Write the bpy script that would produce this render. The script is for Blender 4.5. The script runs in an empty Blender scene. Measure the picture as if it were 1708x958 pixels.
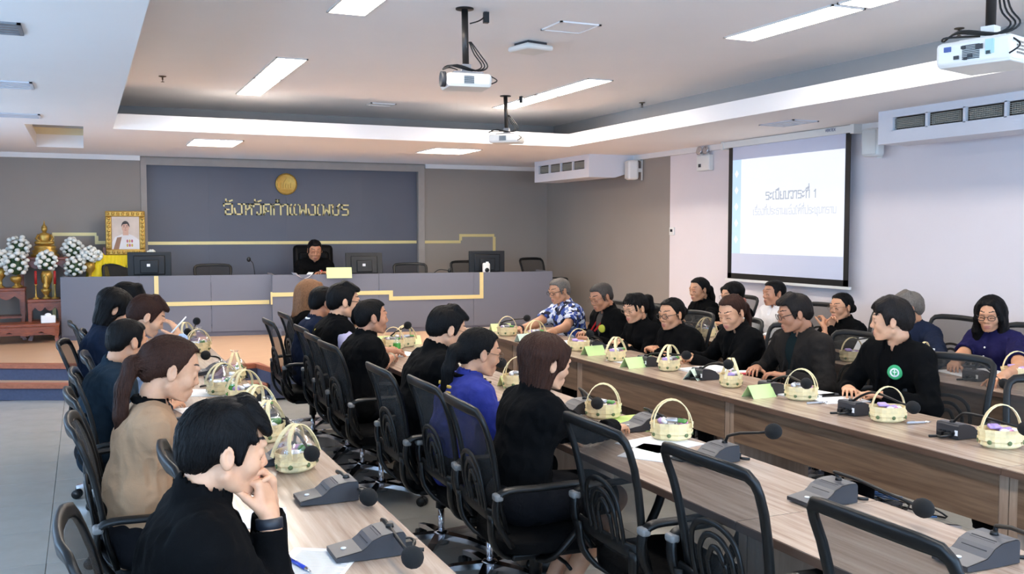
import bpy, bmesh, math, random
import numpy as np
from mathutils import Vector, Matrix

random.seed(7)
RNG = np.random.default_rng(11)
SC = bpy.context.scene
COL = bpy.context.collection
PI = math.pi
R = math.radians

# ------------------------------------------------------------------ camera
CAM_H = 1.70
YAW, PITCH = 23.854, 3.337
F_PX = 1612.0
cam_d = bpy.data.cameras.new('camera')
cam_d.sensor_width = 36.0
cam_d.lens = F_PX / 1708.0 * 36.0
cam_d.clip_start = 0.05
cam_d.clip_end = 100
cam = bpy.data.objects.new('camera', cam_d)
COL.objects.link(cam)
cam.location = (0, 0, CAM_H)
cam.rotation_euler = (R(90 - PITCH), 0, R(-YAW))
SC.camera = cam

# ------------------------------------------------------------------ exposure, sky, daylight
SC.view_settings.view_transform = 'Standard'
SC.view_settings.look = 'None'
SC.view_settings.gamma = 1.0
SC.view_settings.use_curve_mapping = False
SC.view_settings.exposure = 0.13
PANEL_E = 31.0          # ceiling light panels
SKY_E = 13.0            # overcast daylight through the left windows and the added rear pair

world = bpy.data.worlds.new('overcast_sky')
SC.world = world
world.use_nodes = True
_bg = world.node_tree.nodes['Background']
_bg.inputs['Color'].default_value = (0.42, 0.67, 1.0, 1)
_bg.inputs['Strength'].default_value = SKY_E

# ------------------------------------------------------------------ camera maths (1708 x 958 photograph -> points of the room)
_p, _t = R(PITCH), R(YAW)
_Fh = np.array([math.sin(_t), math.cos(_t), 0.0])
_R = np.array([math.cos(_t), -math.sin(_t), 0.0])
_Z = np.array([0, 0, 1.0])
_F = _Fh * math.cos(_p) - _Z * math.sin(_p)
_U = _Fh * math.sin(_p) + _Z * math.cos(_p)
_C = np.array([0, 0, CAM_H])
def _ray(u, v): return _R * (u - 854.0) / F_PX - _U * (v - 479.0) / F_PX + _F
def onz(u, v, z):
    d = _ray(u, v); return _C + d * ((z - CAM_H) / d[2])
def onx(u, v, x):
    d = _ray(u, v); return _C + d * (x / d[0])
def ony(u, v, y):
    d = _ray(u, v); return _C + d * (y / d[1])
def dep(u, v, zc): return _C + _ray(u, v) * zc

# ------------------------------------------------------------------ materials
def lin(c):
    return tuple(((x / 255.0) / 12.92 if x / 255.0 <= 0.04045 else ((x / 255.0 + 0.055) / 1.055) ** 2.4) for x in c)
_mats = {}
def _new(name):
    m = bpy.data.materials.new(name); m.use_nodes = True
    nt = m.node_tree; b = nt.nodes['Principled BSDF']
    return m, nt, b
def _coord(nt, scale=(1, 1, 1), rot=(0, 0, 0), kind='Object'):
    tc = nt.nodes.new('ShaderNodeTexCoord'); mp = nt.nodes.new('ShaderNodeMapping')
    mp.inputs['Scale'].default_value = scale; mp.inputs['Rotation'].default_value = rot
    nt.links.new(tc.outputs[kind], mp.inputs['Vector'])
    return mp.outputs['Vector']
def _noise(nt, vec, scale, detail=3, rough=.5, dist=0):
    n = nt.nodes.new('ShaderNodeTexNoise')
    n.inputs['Scale'].default_value = scale; n.inputs['Detail'].default_value = detail
    n.inputs['Roughness'].default_value = rough; n.inputs['Distortion'].default_value = dist
    nt.links.new(vec, n.inputs['Vector'])
    return n.outputs['Fac']
def _ramp(nt, fac, stops):
    r = nt.nodes.new('ShaderNodeValToRGB')
    e = r.color_ramp.elements
    while len(e) < len(stops): e.new(0.5)
    for i, (p, c) in enumerate(stops):
        e[i].position = p; e[i].color = (*c, 1)
    nt.links.new(fac, r.inputs['Fac'])
    return r.outputs['Color']
def _bump(nt, b, fac, strength, dist=.01):
    n = nt.nodes.new('ShaderNodeBump')
    n.inputs['Strength'].default_value = strength; n.inputs['Distance'].default_value = dist
    nt.links.new(fac, n.inputs['Height']); nt.links.new(n.outputs['Normal'], b.inputs['Normal'])
def mat(name, rgb, rough=.5, metal=0.0, var=0.06, nscale=6.0, bump=0.0, bscale=80.0, spec=.5, coat=0.0, sheen=0.0, emit=None, estr=0.0, alpha=None, transm=0.0, linear=False):
    if name in _mats: return _mats[name]
    m, nt, b = _new(name)
    c = rgb if linear else lin(rgb)
    if var > 0:
        v = _coord(nt); f = _noise(nt, v, nscale, 4)
        col = _ramp(nt, f, [(0.25, tuple(x * (1 - var) for x in c)), (0.75, tuple(min(1, x * (1 + var)) for x in c))])
        nt.links.new(col, b.inputs['Base Color'])
    else:
        b.inputs['Base Color'].default_value = (*c, 1)
    b.inputs['Roughness'].default_value = rough; b.inputs['Metallic'].default_value = metal
    b.inputs['Specular IOR Level'].default_value = spec
    b.inputs['Coat Weight'].default_value = coat
    if sheen:
        b.inputs['Sheen Weight'].default_value = sheen
        b.inputs['Sheen Tint'].default_value = (*[min(1, x * 2 + .1) for x in c], 1)
    if bump > 0:
        _bump(nt, b, _noise(nt, _coord(nt), bscale, 3), bump, .004)
    if emit is not None:
        b.inputs['Emission Color'].default_value = (*lin(emit), 1); b.inputs['Emission Strength'].default_value = estr
    if transm: b.inputs['Transmission Weight'].default_value = transm
    if alpha is not None: b.inputs['Alpha'].default_value = alpha
    _mats[name] = m
    return m
def wood(name, c0, c1, grain=(14, .7, 14), rough=.38, streak=5.0, bump=.05, c2=None):
    if name in _mats: return _mats[name]
    m, nt, b = _new(name)
    v = _coord(nt, grain)
    f = _noise(nt, v, streak, 6, .62, .4)
    st = [(0.28, lin(c0)), (0.72, lin(c1))]
    if c2: st = [(0.25, lin(c2)), (0.42, lin(c0)), (0.72, lin(c1))]
    nt.links.new(_ramp(nt, f, st), b.inputs['Base Color'])
    b.inputs['Roughness'].default_value = rough
    _bump(nt, b, f, bump, .004)
    _mats[name] = m
    return m
def fabric(name, rgb, rough=.9, var=.18, sheen=.15, weave=420.0, fold=.35):
    if name in _mats: return _mats[name]
    m, nt, b = _new(name)
    c = lin(rgb)
    v = _coord(nt)
    f = _noise(nt, v, 9, 4, .6)
    nt.links.new(_ramp(nt, f, [(.3, tuple(x * (1 - var) for x in c)), (.7, tuple(min(1, x * (1 + var)) for x in c))]), b.inputs['Base Color'])
    b.inputs['Roughness'].default_value = rough
    dark = max(rgb) < 70
    b.inputs['Specular IOR Level'].default_value = .08 if dark else .2
    b.inputs['Sheen Weight'].default_value = sheen * (.25 if dark else 1)
    b.inputs['Sheen Tint'].default_value = (*[min(1, x * 1.5 + .05) for x in c], 1)
    mm = nt.nodes.new('ShaderNodeMath'); mm.operation = 'MULTIPLY_ADD'
    nt.links.new(_noise(nt, v, weave, 1), mm.inputs[0]); mm.inputs[1].default_value = .12
    nt.links.new(_noise(nt, v, 22, 3, .55, .8), mm.inputs[2])
    _bump(nt, b, mm.outputs[0], fold, .012)
    _mats[name] = m
    return m
def hair_mat(name, rgb, rough=.48, var=.5):
    if name in _mats: return _mats[name]
    m, nt, b = _new(name)
    c = lin(rgb)
    v = _coord(nt, (60, 60, 10))
    f = _noise(nt, v, 5, 4, .6, .6)
    nt.links.new(_ramp(nt, f, [(.3, tuple(x * (1 - var) for x in c)), (.75, tuple(min(1, x * (1 + var)) for x in c))]), b.inputs['Base Color'])
    b.inputs['Roughness'].default_value = rough
    b.inputs['Specular IOR Level'].default_value = .13
    _bump(nt, b, f, .7, .005)
    _mats[name] = m
    return m
def skin_mat(name, rgb):
    if name in _mats: return _mats[name]
    m, nt, b = _new(name)
    c = lin(rgb)
    v = _coord(nt)
    f = _noise(nt, v, 16, 4, .6)
    nt.links.new(_ramp(nt, f, [(.3, (c[0] * .90, c[1] * .84, c[2] * .82)), (.7, (min(1, c[0] * 1.05), c[1] * 1.07, c[2] * 1.08))]), b.inputs['Base Color'])
    b.inputs['Roughness'].default_value = .52
    b.inputs['Specular IOR Level'].default_value = .4
    b.inputs['Subsurface Weight'].default_value = .12
    b.inputs['Subsurface Radius'].default_value = (.012, .005, .003)
    b.inputs['Subsurface Scale'].default_value = .6
    _bump(nt, b, _noise(nt, v, 260, 2), .06, .002)
    _mats[name] = m
    return m
def net_mat(name, rgb, hole=.45, scale=260.0):
    """woven netting: threads with open holes between them"""
    if name in _mats: return _mats[name]
    m, nt, b = _new(name)
    b.inputs['Base Color'].default_value = (*lin(rgb), 1); b.inputs['Roughness'].default_value = .7
    v = _coord(nt, (scale, scale, scale))
    _bump(nt, b, _noise(nt, v, 1.0, 1), .4)
    t = nt.nodes.new('ShaderNodeBsdfTransparent'); mx = nt.nodes.new('ShaderNodeMixShader')
    mx.inputs[0].default_value = 1 - hole      # the weave is far finer than a pixel: threads cover this share
    nt.links.new(t.outputs[0], mx.inputs[1]); nt.links.new(b.outputs[0], mx.inputs[2])
    nt.links.new(mx.outputs[0], nt.nodes['Material Output'].inputs['Surface'])
    _mats[name] = m
    return m

# ------------------------------------------------------------------ objects
def mesh_obj(name, V, Fs, mats, parent=None, smooth=False, midx=None):
    me = bpy.data.meshes.new(name)
    V = np.asarray(V, np.float32)
    if isinstance(Fs, np.ndarray):
        n, k = Fs.shape
        me.vertices.add(len(V)); me.vertices.foreach_set('co', V.ravel())
        me.loops.add(n * k); me.loops.foreach_set('vertex_index', Fs.astype(np.int32).ravel())
        me.polygons.add(n); me.polygons.foreach_set('loop_start', np.arange(0, n * k, k, dtype=np.int32))
        try: me.polygons.foreach_set('loop_total', np.full(n, k, np.int32))
        except Exception: pass
    else:
        me.from_pydata([tuple(map(float, v)) for v in V], [], Fs)
    for mt in (mats if isinstance(mats, (list, tuple)) else [mats]): me.materials.append(mt)
    if midx is not None: me.polygons.foreach_set('material_index', np.asarray(midx, np.int32))
    me.update(calc_edges=True)
    me.polygons.foreach_set('use_smooth', np.full(len(me.polygons), bool(smooth)))
    o = bpy.data.objects.new(name, me); COL.objects.link(o)
    if parent is not None: o.parent = parent
    return o
def tag(o, label=None, cat=None, group=None, kind=None):
    if label: o['label'] = label
    if cat: o['category'] = cat
    if group: o['group'] = group
    if kind: o['kind'] = kind
    return o
def thing(name, label, cat, loc=(0, 0, 0), rz=0.0, group=None):
    o = bpy.data.objects.new(name, None); COL.objects.link(o)
    o.empty_display_size = .1
    o.location = tuple(map(float, loc)); o.rotation_euler = (0, 0, rz)
    return tag(o, label, cat, group)
def kids(o): return [c for c in COL.objects if c.parent == o]
def dup(root, tree, loc, rz, label, group=None):
    """copy of a thing; tree = [(part, [sub-parts])]"""
    r = root.copy(); COL.objects.link(r); r.location = tuple(map(float, loc)); r.rotation_euler = (0, 0, rz); r['label'] = label
    if group: r['group'] = group
    for p, subs in tree:
        c = p.copy(); COL.objects.link(c); c.parent = r
        for q in subs:
            d = q.copy(); COL.objects.link(d); d.parent = c
    return r
def tree_of(root):
    allo = list(COL.objects)
    return [(p, [q for q in allo if q.parent == p]) for p in allo if p.parent == root]

class MB:
    """collects shapes into one mesh"""
    def __init__(s): s.v = []; s.f = []; s.sm = []
    def add(s, V, Fs, smooth=False):
        o = len(s.v); s.v += [tuple(map(float, p)) for p in V]; s.f += [tuple(i + o for i in f) for f in Fs]; s.sm += smooth if isinstance(smooth, list) else [smooth] * len(Fs); return s
    def box(s, c, d, M=None, bev=0.0):
        hx, hy, hz = d[0] / 2, d[1] / 2, d[2] / 2
        if bev <= 0:
            V = [(x, y, z) for x in (-hx, hx) for y in (-hy, hy) for z in (-hz, hz)]
            Fs = [(0, 1, 3, 2), (4, 6, 7, 5), (0, 4, 5, 1), (2, 3, 7, 6), (0, 2, 6, 4), (1, 5, 7, 3)]
            sm = False
        else:
            bm = bmesh.new(); bmesh.ops.create_cube(bm, size=1.0)
            for v in bm.verts: v.co = Vector((v.co.x * d[0], v.co.y * d[1], v.co.z * d[2]))
            bmesh.ops.bevel(bm, geom=list(bm.edges), offset=min(bev, min(d) * .49), segments=2, affect='EDGES', profile=.5)
            bm.verts.index_update(); V = [tuple(v.co) for v in bm.verts]; Fs = [tuple(v.index for v in f.verts) for f in bm.faces]; sm = [max(abs(x) for x in f.normal) < .99 for f in bm.faces]; bm.free()
        if M is not None: V = [tuple(M @ Vector(p)) for p in V]
        return s.add([(p[0] + c[0], p[1] + c[1], p[2] + c[2]) for p in V], Fs, sm)
    def lohi(s, lo, hi, bev=0.0): return s.box([(a + b) / 2 for a, b in zip(lo, hi)], [abs(b - a) for a, b in zip(lo, hi)], None, bev)
    def tube(s, pts, r, n=8, closed=False, cap=True):
        P = [Vector(tuple(map(float, p))) for p in pts]; m = len(P); rr = r if isinstance(r, (list, tuple)) else [r] * m
        V = []; prev = None
        for i, p in enumerate(P):
            if closed: t = P[(i + 1) % m] - P[i - 1]
            else: t = P[min(i + 1, m - 1)] - P[max(i - 1, 0)]
            if t.length < 1e-9: t = Vector((0, 0, 1))
            t.normalize()
            if prev is None:
                a = Vector((0, 0, 1)) if abs(t.z) < .9 else Vector((1, 0, 0))
                nrm = t.cross(a).normalized()
            else:
                nrm = prev - t * prev.dot(t)
                if nrm.length < 1e-6: nrm = t.orthogonal()
                nrm.normalize()
            prev = nrm; bn = t.cross(nrm)
            for k in range(n):
                an = 2 * PI * k / n; V.append(p + (nrm * math.cos(an) + bn * math.sin(an)) * rr[i])
        Fs = []
        for i in range(m if closed else m - 1):
            j = (i + 1) % m
            for k in range(n):
                Fs.append((i * n + k, i * n + (k + 1) % n, j * n + (k + 1) % n, j * n + k))
        if cap and not closed:
            Fs.append(tuple(range(n - 1, -1, -1))); Fs.append(tuple((m - 1) * n + k for k in range(n)))
        return s.add(V, Fs, True)
    def strap(s, pts, side, w, t, closed=False):
        """rectangular section swept along pts; side = width direction (vector or list)"""
        P = [Vector(tuple(map(float, p))) for p in pts]; m = len(P); V = []
        for i, p in enumerate(P):
            if closed: tg = P[(i + 1) % m] - P[i - 1]
            else: tg = P[min(i + 1, m - 1)] - P[max(i - 1, 0)]
            tg.normalize()
            sd = Vector(side[i]) if isinstance(side, list) else Vector(side)
            sd = (sd - tg * sd.dot(tg)).normalized(); nn = tg.cross(sd)
            ww = w[i] if isinstance(w, (list, tuple)) else w; th = t[i] if isinstance(t, (list, tuple)) else t
            for a, b in ((-1, -1), (1, -1), (1, 1), (-1, 1)): V.append(p + sd * (a * ww / 2) + nn * (b * th / 2))
        Fs = []
        for i in range(m if closed else m - 1):
            j = (i + 1) % m
            for k in range(4): Fs.append((i * 4 + k, i * 4 + (k + 1) % 4, j * 4 + (k + 1) % 4, j * 4 + k))
        if not closed: Fs += [(3, 2, 1, 0), tuple((m - 1) * 4 + k for k in range(4))]
        return s.add(V, Fs, False)
    def bar(s, pts, side, w, t, n=10, p=3.0, closed=False):
        """rounded-rectangle section swept along pts, smooth"""
        P = [Vector(tuple(map(float, q))) for q in pts]; m = len(P); V = []
        for i, q in enumerate(P):
            tg = (P[(i + 1) % m] - P[i - 1]) if closed else (P[min(i + 1, m - 1)] - P[max(i - 1, 0)])
            tg.normalize(); sd = Vector(side[i]) if isinstance(side, list) else Vector(side)
            sd = (sd - tg * sd.dot(tg)).normalized(); nn = tg.cross(sd)
            ww = w[i] if isinstance(w, (list, tuple)) else w; th = t[i] if isinstance(t, (list, tuple)) else t
            for k in range(n):
                a = 2 * PI * (k + .5) / n; c, s_ = math.cos(a), math.sin(a)
                V.append(q + sd * (math.copysign(abs(c) ** (2 / p), c) * ww / 2) + nn * (math.copysign(abs(s_) ** (2 / p), s_) * th / 2))
        Fs = []
        for i in range(m if closed else m - 1):
            j = (i + 1) % m
            for k in range(n): Fs.append((i * n + k, i * n + (k + 1) % n, j * n + (k + 1) % n, j * n + k))
        if not closed: Fs += [tuple(range(n - 1, -1, -1)), tuple((m - 1) * n + k for k in range(n))]
        return s.add(V, Fs, True)
    def lathe(s, prof, c=(0, 0, 0), n=20, sx=1.0, sy=1.0, smooth=True, M=None):
        V = []; m = len(prof)
        for (r, z) in prof:
            for k in range(n):
                a = 2 * PI * k / n; V.append((r * math.cos(a) * sx, r * math.sin(a) * sy, z))
        if M is not None: V = [tuple(M @ Vector(p)) for p in V]
        V = [(p[0] + c[0], p[1] + c[1], p[2] + c[2]) for p in V]
        Fs = [(i * n + k, i * n + (k + 1) % n, (i + 1) * n + (k + 1) % n, (i + 1) * n + k) for i in range(m - 1) for k in range(n)]
        if prof[0][0] > 1e-5: Fs.append(tuple(range(n - 1, -1, -1)))
        if prof[-1][0] > 1e-5: Fs.append(tuple((m - 1) * n + k for k in range(n)))
        return s.add(V, Fs, smooth)
    def ball(s, c, r, nu=12, nv=8, M=None):
        rr = r if isinstance(r, (tuple, list)) else (r, r, r)
        V = [(0, 0, -1)]
        for j in range(1, nv):
            th = -PI / 2 + PI * j / nv
            for k in range(nu): V.append((math.cos(th) * math.cos(2 * PI * k / nu), math.cos(th) * math.sin(2 * PI * k / nu), math.sin(th)))
        V.append((0, 0, 1)); V = [Vector((p[0] * rr[0], p[1] * rr[1], p[2] * rr[2])) for p in V]
        if M is not None: V = [M @ p for p in V]
        Fs = [(0, 1 + (k + 1) % nu, 1 + k) for k in range(nu)]
        for j in range(nv - 2):
            for k in range(nu):
                a = 1 + j * nu; Fs.append((a + k, a + (k + 1) % nu, a + nu + (k + 1) % nu, a + nu + k))
        a = 1 + (nv - 2) * nu; L = len(V) - 1
        Fs += [(a + k, a + (k + 1) % nu, L) for k in range(nu)]
        return s.add([p + Vector(tuple(map(float, c))) for p in V], Fs, True)
    def prism(s, poly, axis, a, b, smooth=False):
        """polygon (list of 2-D points) extruded along axis 'x','y','z' from a to b"""
        n = len(poly)
        def P(p, q): return {'x': (q, p[0], p[1]), 'y': (p[0], q, p[1]), 'z': (p[0], p[1], q)}[axis]
        V = [P(p, a) for p in poly] + [P(p, b) for p in poly]
        Fs = [tuple(range(n - 1, -1, -1)), tuple(range(n, 2 * n))] + [(i, (i + 1) % n, n + (i + 1) % n, n + i) for i in range(n)]
        return s.add(V, Fs, smooth)
    def build(s, name, m, parent=None, fixn=True):
        me = bpy.data.meshes.new(name); me.from_pydata(s.v, [], s.f)
        for mt in (m if isinstance(m, (list, tuple)) else [m]): me.materials.append(mt)
        me.update()
        if fixn:
            bm = bmesh.new(); bm.from_mesh(me); bmesh.ops.recalc_face_normals(bm, faces=bm.faces); bm.to_mesh(me); bm.free()
        me.polygons.foreach_set('use_smooth', np.array(s.sm, bool))
        o = bpy.data.objects.new(name, me); COL.objects.link(o)
        if parent is not None: o.parent = parent
        return o
def arc(c, r, a0, a1, n, plane='xz'):
    out = []
    for i in range(n + 1):
        a = R(a0 + (a1 - a0) * i / n); p, q = r * math.cos(a), r * math.sin(a)
        out.append({'xz': (c[0] + p, c[1], c[2] + q), 'yz': (c[0], c[1] + p, c[2] + q), 'xy': (c[0] + p, c[1] + q, c[2])}[plane])
    return out
def curve_pts(pts, n=6):
    """Catmull-Rom through pts"""
    P = [np.array(p, float) for p in pts]; out = []
    for i in range(len(P) - 1):
        p0 = P[max(i - 1, 0)]; p1 = P[i]; p2 = P[i + 1]; p3 = P[min(i + 2, len(P) - 1)]
        for k in range(n):
            t = k / n
            out.append(.5 * ((2 * p1) + (-p0 + p2) * t + (2 * p0 - 5 * p1 + 4 * p2 - p3) * t * t + (-p0 + 3 * p1 - 3 * p2 + p3) * t ** 3))
    out.append(P[-1]); return out
# ------------------------------------------------------------------ room shell
ZS, ZC, XW, YB, XL, YR = 2.72, 3.15, 6.90, 14.20, -3.20, -2.0
PLAT = 0.33
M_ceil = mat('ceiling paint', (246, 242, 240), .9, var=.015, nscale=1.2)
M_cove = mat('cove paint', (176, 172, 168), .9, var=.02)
M_white = mat('white wall paint', (226, 217, 218), .85, var=.02, nscale=1.5)
M_taupe = mat('taupe wall paint', (150, 141, 133), .8, var=.04, nscale=1.0)
M_slate = mat('slate blue panel', (88, 90, 101), .45, var=.08, nscale=.9)
M_desk = mat('grey blue laminate', (108, 110, 121), .4, var=.03, nscale=1.3)
M_gold = mat('pale gold strip', (224, 204, 142), .38, metal=.2, var=.03)
M_goldd = mat('deep gold', (190, 150, 72), .36, metal=.6, var=.12, nscale=30)
M_trimw = mat('white trim', (232, 228, 224), .6, var=.01)
M_emit = mat('lamp diffuser', (255, 255, 255), .5, var=0, emit=(255, 245, 232), estr=PANEL_E)
M_blk = mat('black plastic', (11, 11, 12), .45, var=.1)
M_dark = mat('dark grey plastic', (52, 52, 56), .5, var=.06)
M_grey = mat('grey plastic', (128, 128, 132), .5, var=.04)
M_wht = mat('white plastic', (232, 230, 224), .45, var=.02)
M_chrome = mat('chrome', (215, 215, 220), .16, metal=1.0, var=.02)
M_paper = mat('paper', (240, 240, 240), .8, var=.015)

M_pale = mat('pale vent', (206, 206, 212), .6, var=.01)
def struct(name, mb, m, parent=None):
    o = mb.build(name, m, parent); o['kind'] = 'structure'; return o

def make_floor():
    f = struct('floor', MB().lohi((XL, YR, -.06), (XW, YB, -.006)), mat('grout', (138, 136, 130), .7))
    m, nt, b = _new('floor tile')
    oi = nt.nodes.new('ShaderNodeObjectInfo')
    v = _coord(nt); n = _noise(nt, v, 5, 5, .6)
    ad = nt.nodes.new('ShaderNodeMath'); ad.operation = 'MULTIPLY_ADD'
    nt.links.new(oi.outputs['Random'], ad.inputs[0]); ad.inputs[1].default_value = .12; nt.links.new(n, ad.inputs[2])
    nt.links.new(_ramp(nt, ad.outputs[0], [(.3, lin((160, 156, 148))), (.95, lin((174, 170, 162)))]), b.inputs['Base Color'])
    b.inputs['Roughness'].default_value = .22
    base = MB().box((0, 0, -.004), (.597, .597, .008), None, .0015)
    t0 = base.build('tile', m, f)
    first = True
    for i in range(-4, 12):
        for j in range(1, 18):
            x, y = -.216 + .6 * i + .3, .3 + .6 * j
            if y > 11.2 + max(0, -x) * .45: continue
            o = t0 if first else t0.copy()
            if not first: COL.objects.link(o); o.parent = f
            first = False
            o.location = (x, y, 0)
make_floor()

M_plat = wood('platform laminate', (196, 152, 118), (214, 178, 142), (1.2, 16, 12), .35, 3.0, .03)
M_nose = wood('stair nosing', (150, 84, 58), (178, 108, 78), (2, 12, 12), .4)
M_riser = mat('blue grey carpet', (74, 80, 102), .95, var=.1, nscale=40, bump=.3, bscale=300)
UP = [(XL, 12.28), (-.54, 11.02), (1.33, 10.10), (1.60, 10.12), (1.67, 9.75), (XW, 9.55)]
LO = [(XL, 11.98), (-.80, 10.86), (1.50, 9.83), (1.64, 9.76)]
def platform():
    m = MB().prism(UP + [(XW, YB), (XL, YB)], 'z', .02, PLAT)
    p = struct('floor.001', m, [M_riser, M_plat])
    for q in p.data.polygons: q.material_index = 1 if q.normal.z > .5 else 0
    m = MB().prism(LO + [(1.66, 10.2), (1.3, 10.2), (XL, 12.4)], 'z', .0, .165)
    s = struct('floor.002', m, [M_riser, M_plat])
    for q in s.data.polygons: q.material_index = 1 if q.normal.z > .5 else 0
    k = 1
    for line, z in ((UP, PLAT), (LO, .165)):
        mb = MB()
        pts = [(x, y - .008, z - .02) for x, y in line]
        mb.strap(pts, [(0, 0, 1)] * len(pts), .045, .03)
        pts2 = [(x, y + .03, z + .002) for x, y in line]
        mb.strap(pts2, [(0, 1, 0)] * len(pts2), .08, .008)
        struct('trim_%d' % k, mb, M_nose); k += 1
platform()

# walls
def walls():
    w = MB().lohi((XL - .1, YB, -.05), (.79, YB + .2, 3.4)); w.lohi((4.71, YB, -.05), (XW + .1, YB + .2, 3.4)); w.lohi((.79, YB, 2.61), (4.71, YB + .2, 3.4))
    wb = struct('wall_back', w, M_taupe)
    fr = MB()
    for lo, hi in (((.725, YB - .025, PLAT), (.80, YB, 2.70)), ((4.70, YB - .025, PLAT), (4.80, YB, 2.70)), ((.725, YB - .024, 2.60), (4.80, YB, 2.70))): fr.lohi(lo, hi)
    tag(fr.build('panel_surround', mat('taupe surround', (160, 152, 145), .7), wb))
    # recessed feature panel in sheets
    xs = [.79, 1.62, 2.71, 3.84, 4.71]
    for a, b in zip(xs, xs[1:]): MB().lohi((a + .0004, YB + .09, PLAT), (b - .0004, YB + .13, 2.62)).build('panel', M_slate, wb)
    # inlaid gold line
    T = .022
    def seg(x0, z0, x1, z1, y):
        MB().lohi((min(x0, x1) - (T if x0 == x1 else 0), y - .012, min(z0, z1) - T), (max(x0, x1) + (T if x0 == x1 else 0), y + .004, max(z0, z1) + T)).build('gold_strip', M_gold, wb)
    seg(.80, 1.525, 4.70, 1.525, YB + .09)
    seg(4.80, 1.525, 5.395, 1.525, YB); seg(5.395, 1.525 + 2 * T, 5.395, 1.625, YB); seg(5.395 + T, 1.625, 5.966, 1.625, YB); seg(5.966, .95, 5.966, 1.625 - 2 * T, YB)
    seg(-.386, 1.652, .154, 1.652, YB); seg(-.386, .5, -.386, 1.652 - 2 * T, YB); seg(.154, 1.54, .154, 1.652 - 2 * T, YB); seg(.154 + T, 1.54, .725, 1.54, YB)
    struct('wall_right', MB().lohi((XW, 10.58, -.05), (XW + .2, YB + .1, 3.4)), M_taupe)
    struct('wall_right.001', MB().lohi((XW, YR, -.05), (XW + .2, 10.58, 3.4)), M_white)
    k = 3
    for lo, hi in (((XL, YB - .05, 2.655), (.72, YB, ZS)), ((4.81, YB - .05, 2.655), (XW, YB, ZS)), ((XW - .05, YR, 2.655), (XW, YB, ZS))):
        struct('trim_%d' % k, MB().lohi(lo, hi), M_trimw); k += 1
    def g_glass():
        g, nt, b = _new('window glass')
        tr = nt.nodes.new('ShaderNodeBsdfTransparent'); gl = nt.nodes.new('ShaderNodeBsdfGlossy'); gl.inputs['Roughness'].default_value = .02
        mx = nt.nodes.new('ShaderNodeMixShader'); mx.inputs[0].default_value = .06
        nt.links.new(tr.outputs[0], mx.inputs[1]); nt.links.new(gl.outputs[0], mx.inputs[2]); nt.links.new(mx.outputs[0], nt.nodes['Material Output'].inputs['Surface'])
        return g
    g = g_glass()
    # left wall: window band
    w = MB().lohi((XL - .2, YR, -.05), (XL, YB, .85)); w.lohi((XL - .2, YR, 2.45), (XL, YB, 3.4))
    ys = [-1.4, 1.0, 3.8, 6.2, 8.8, 11.0]
    edges = [YR] + ys + [YB]
    for a, b in zip(edges[0::2], edges[1::2]): w.lohi((XL - .2, a, .85), (XL, b, 2.45))
    struct('wall_left', w, M_white)
    # rear wall, behind the viewer, with two unseen windows added to brighten the tray ceiling
    w = MB().lohi((XL - .1, YR - .2, -.05), (XW + .1, YR, .85)); w.lohi((XL - .1, YR - .2, 2.45), (XW + .1, YR, 3.4))
    xs = [-2.6, 1.2, 2.2, 6.2]; ed = [XL - .1] + xs + [XW + .1]
    for a, b in zip(ed[0::2], ed[1::2]): w.lohi((a, YR - .2, .85), (b, YR, 2.45))
    struct('wall_rear', w, M_white)
    for n, (a, b) in enumerate(zip(xs[0::2], xs[1::2])):
        f = MB()
        for lo, hi in (((a, -.12, .85), (a + .05, -.04, 2.45)), ((b - .05, -.12, .85), (b, -.04, 2.45)), (((a + b) / 2 - .03, -.12, .85), ((a + b) / 2 + .03, -.04, 2.45)), ((a, -.12, .85), (b, -.04, .90)), ((a, -.12, 2.40), (b, -.04, 2.45))):
            f.lohi((lo[0], YR + lo[1], lo[2]), (hi[0], YR + hi[1], hi[2]))
        wn = struct('window_%d' % (n + 7), f, mat('window aluminium', (200, 200, 202), .4, .3))  # rear pair, made up so skylight reaches the tray ceiling
        for c in ((a * .75 + b * .25), (a * .25 + b * .75)): MB().box((c, YR - .09, 1.65), ((b - a) / 2 - .06, .006, 1.5)).build('pane', g, wn)
        ld = bpy.data.lights.new('daylight_portal', 'AREA'); ld.shape = 'RECTANGLE'; ld.size = b - a; ld.size_y = 1.6; ld.cycles.is_portal = True
        lo = bpy.data.objects.new('daylight_portal', ld); COL.objects.link(lo); lo.location = ((a + b) / 2, YR - .22, 1.65); lo.rotation_euler = (R(90), 0, 0)
    for n, (a, b) in enumerate(zip(ys[0::2], ys[1::2])):
        f = MB()
        for lo, hi in (((-.06, a, .85), (.02, a + .05, 2.45)), ((-.06, b - .05, .85), (.02, b, 2.45)), ((-.06, (a + b) / 2 - .03, .85), (.0, (a + b) / 2 + .03, 2.45)), ((-.06, a, .85), (.04, b, .90)), ((-.06, a, 2.40), (.02, b, 2.45))):
            f.lohi((lo[0] + XL - .06, lo[1], lo[2]), (hi[0] + XL - .06, hi[1], hi[2]))
        wn = struct('window_%d' % (n + 1), f, mat('window aluminium', (200, 200, 202), .4, .3))
        for c in ((a * .75 + b * .25), (a * .25 + b * .75)):
            MB().box((XL - .09, c, 1.65), (.006, (b - a) / 2 - .06, 1.5)).build('pane', g, wn)
        ld = bpy.data.lights.new('daylight_portal', 'AREA'); ld.shape = 'RECTANGLE'; ld.size = 1.6; ld.size_y = b - a
        ld.cycles.is_portal = True
        lo = bpy.data.objects.new('daylight_portal', ld); COL.objects.link(lo); lo.location = (XL - .22, (a + b) / 2, 1.65); lo.rotation_euler = (0, R(-90), 0)
walls()

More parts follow.
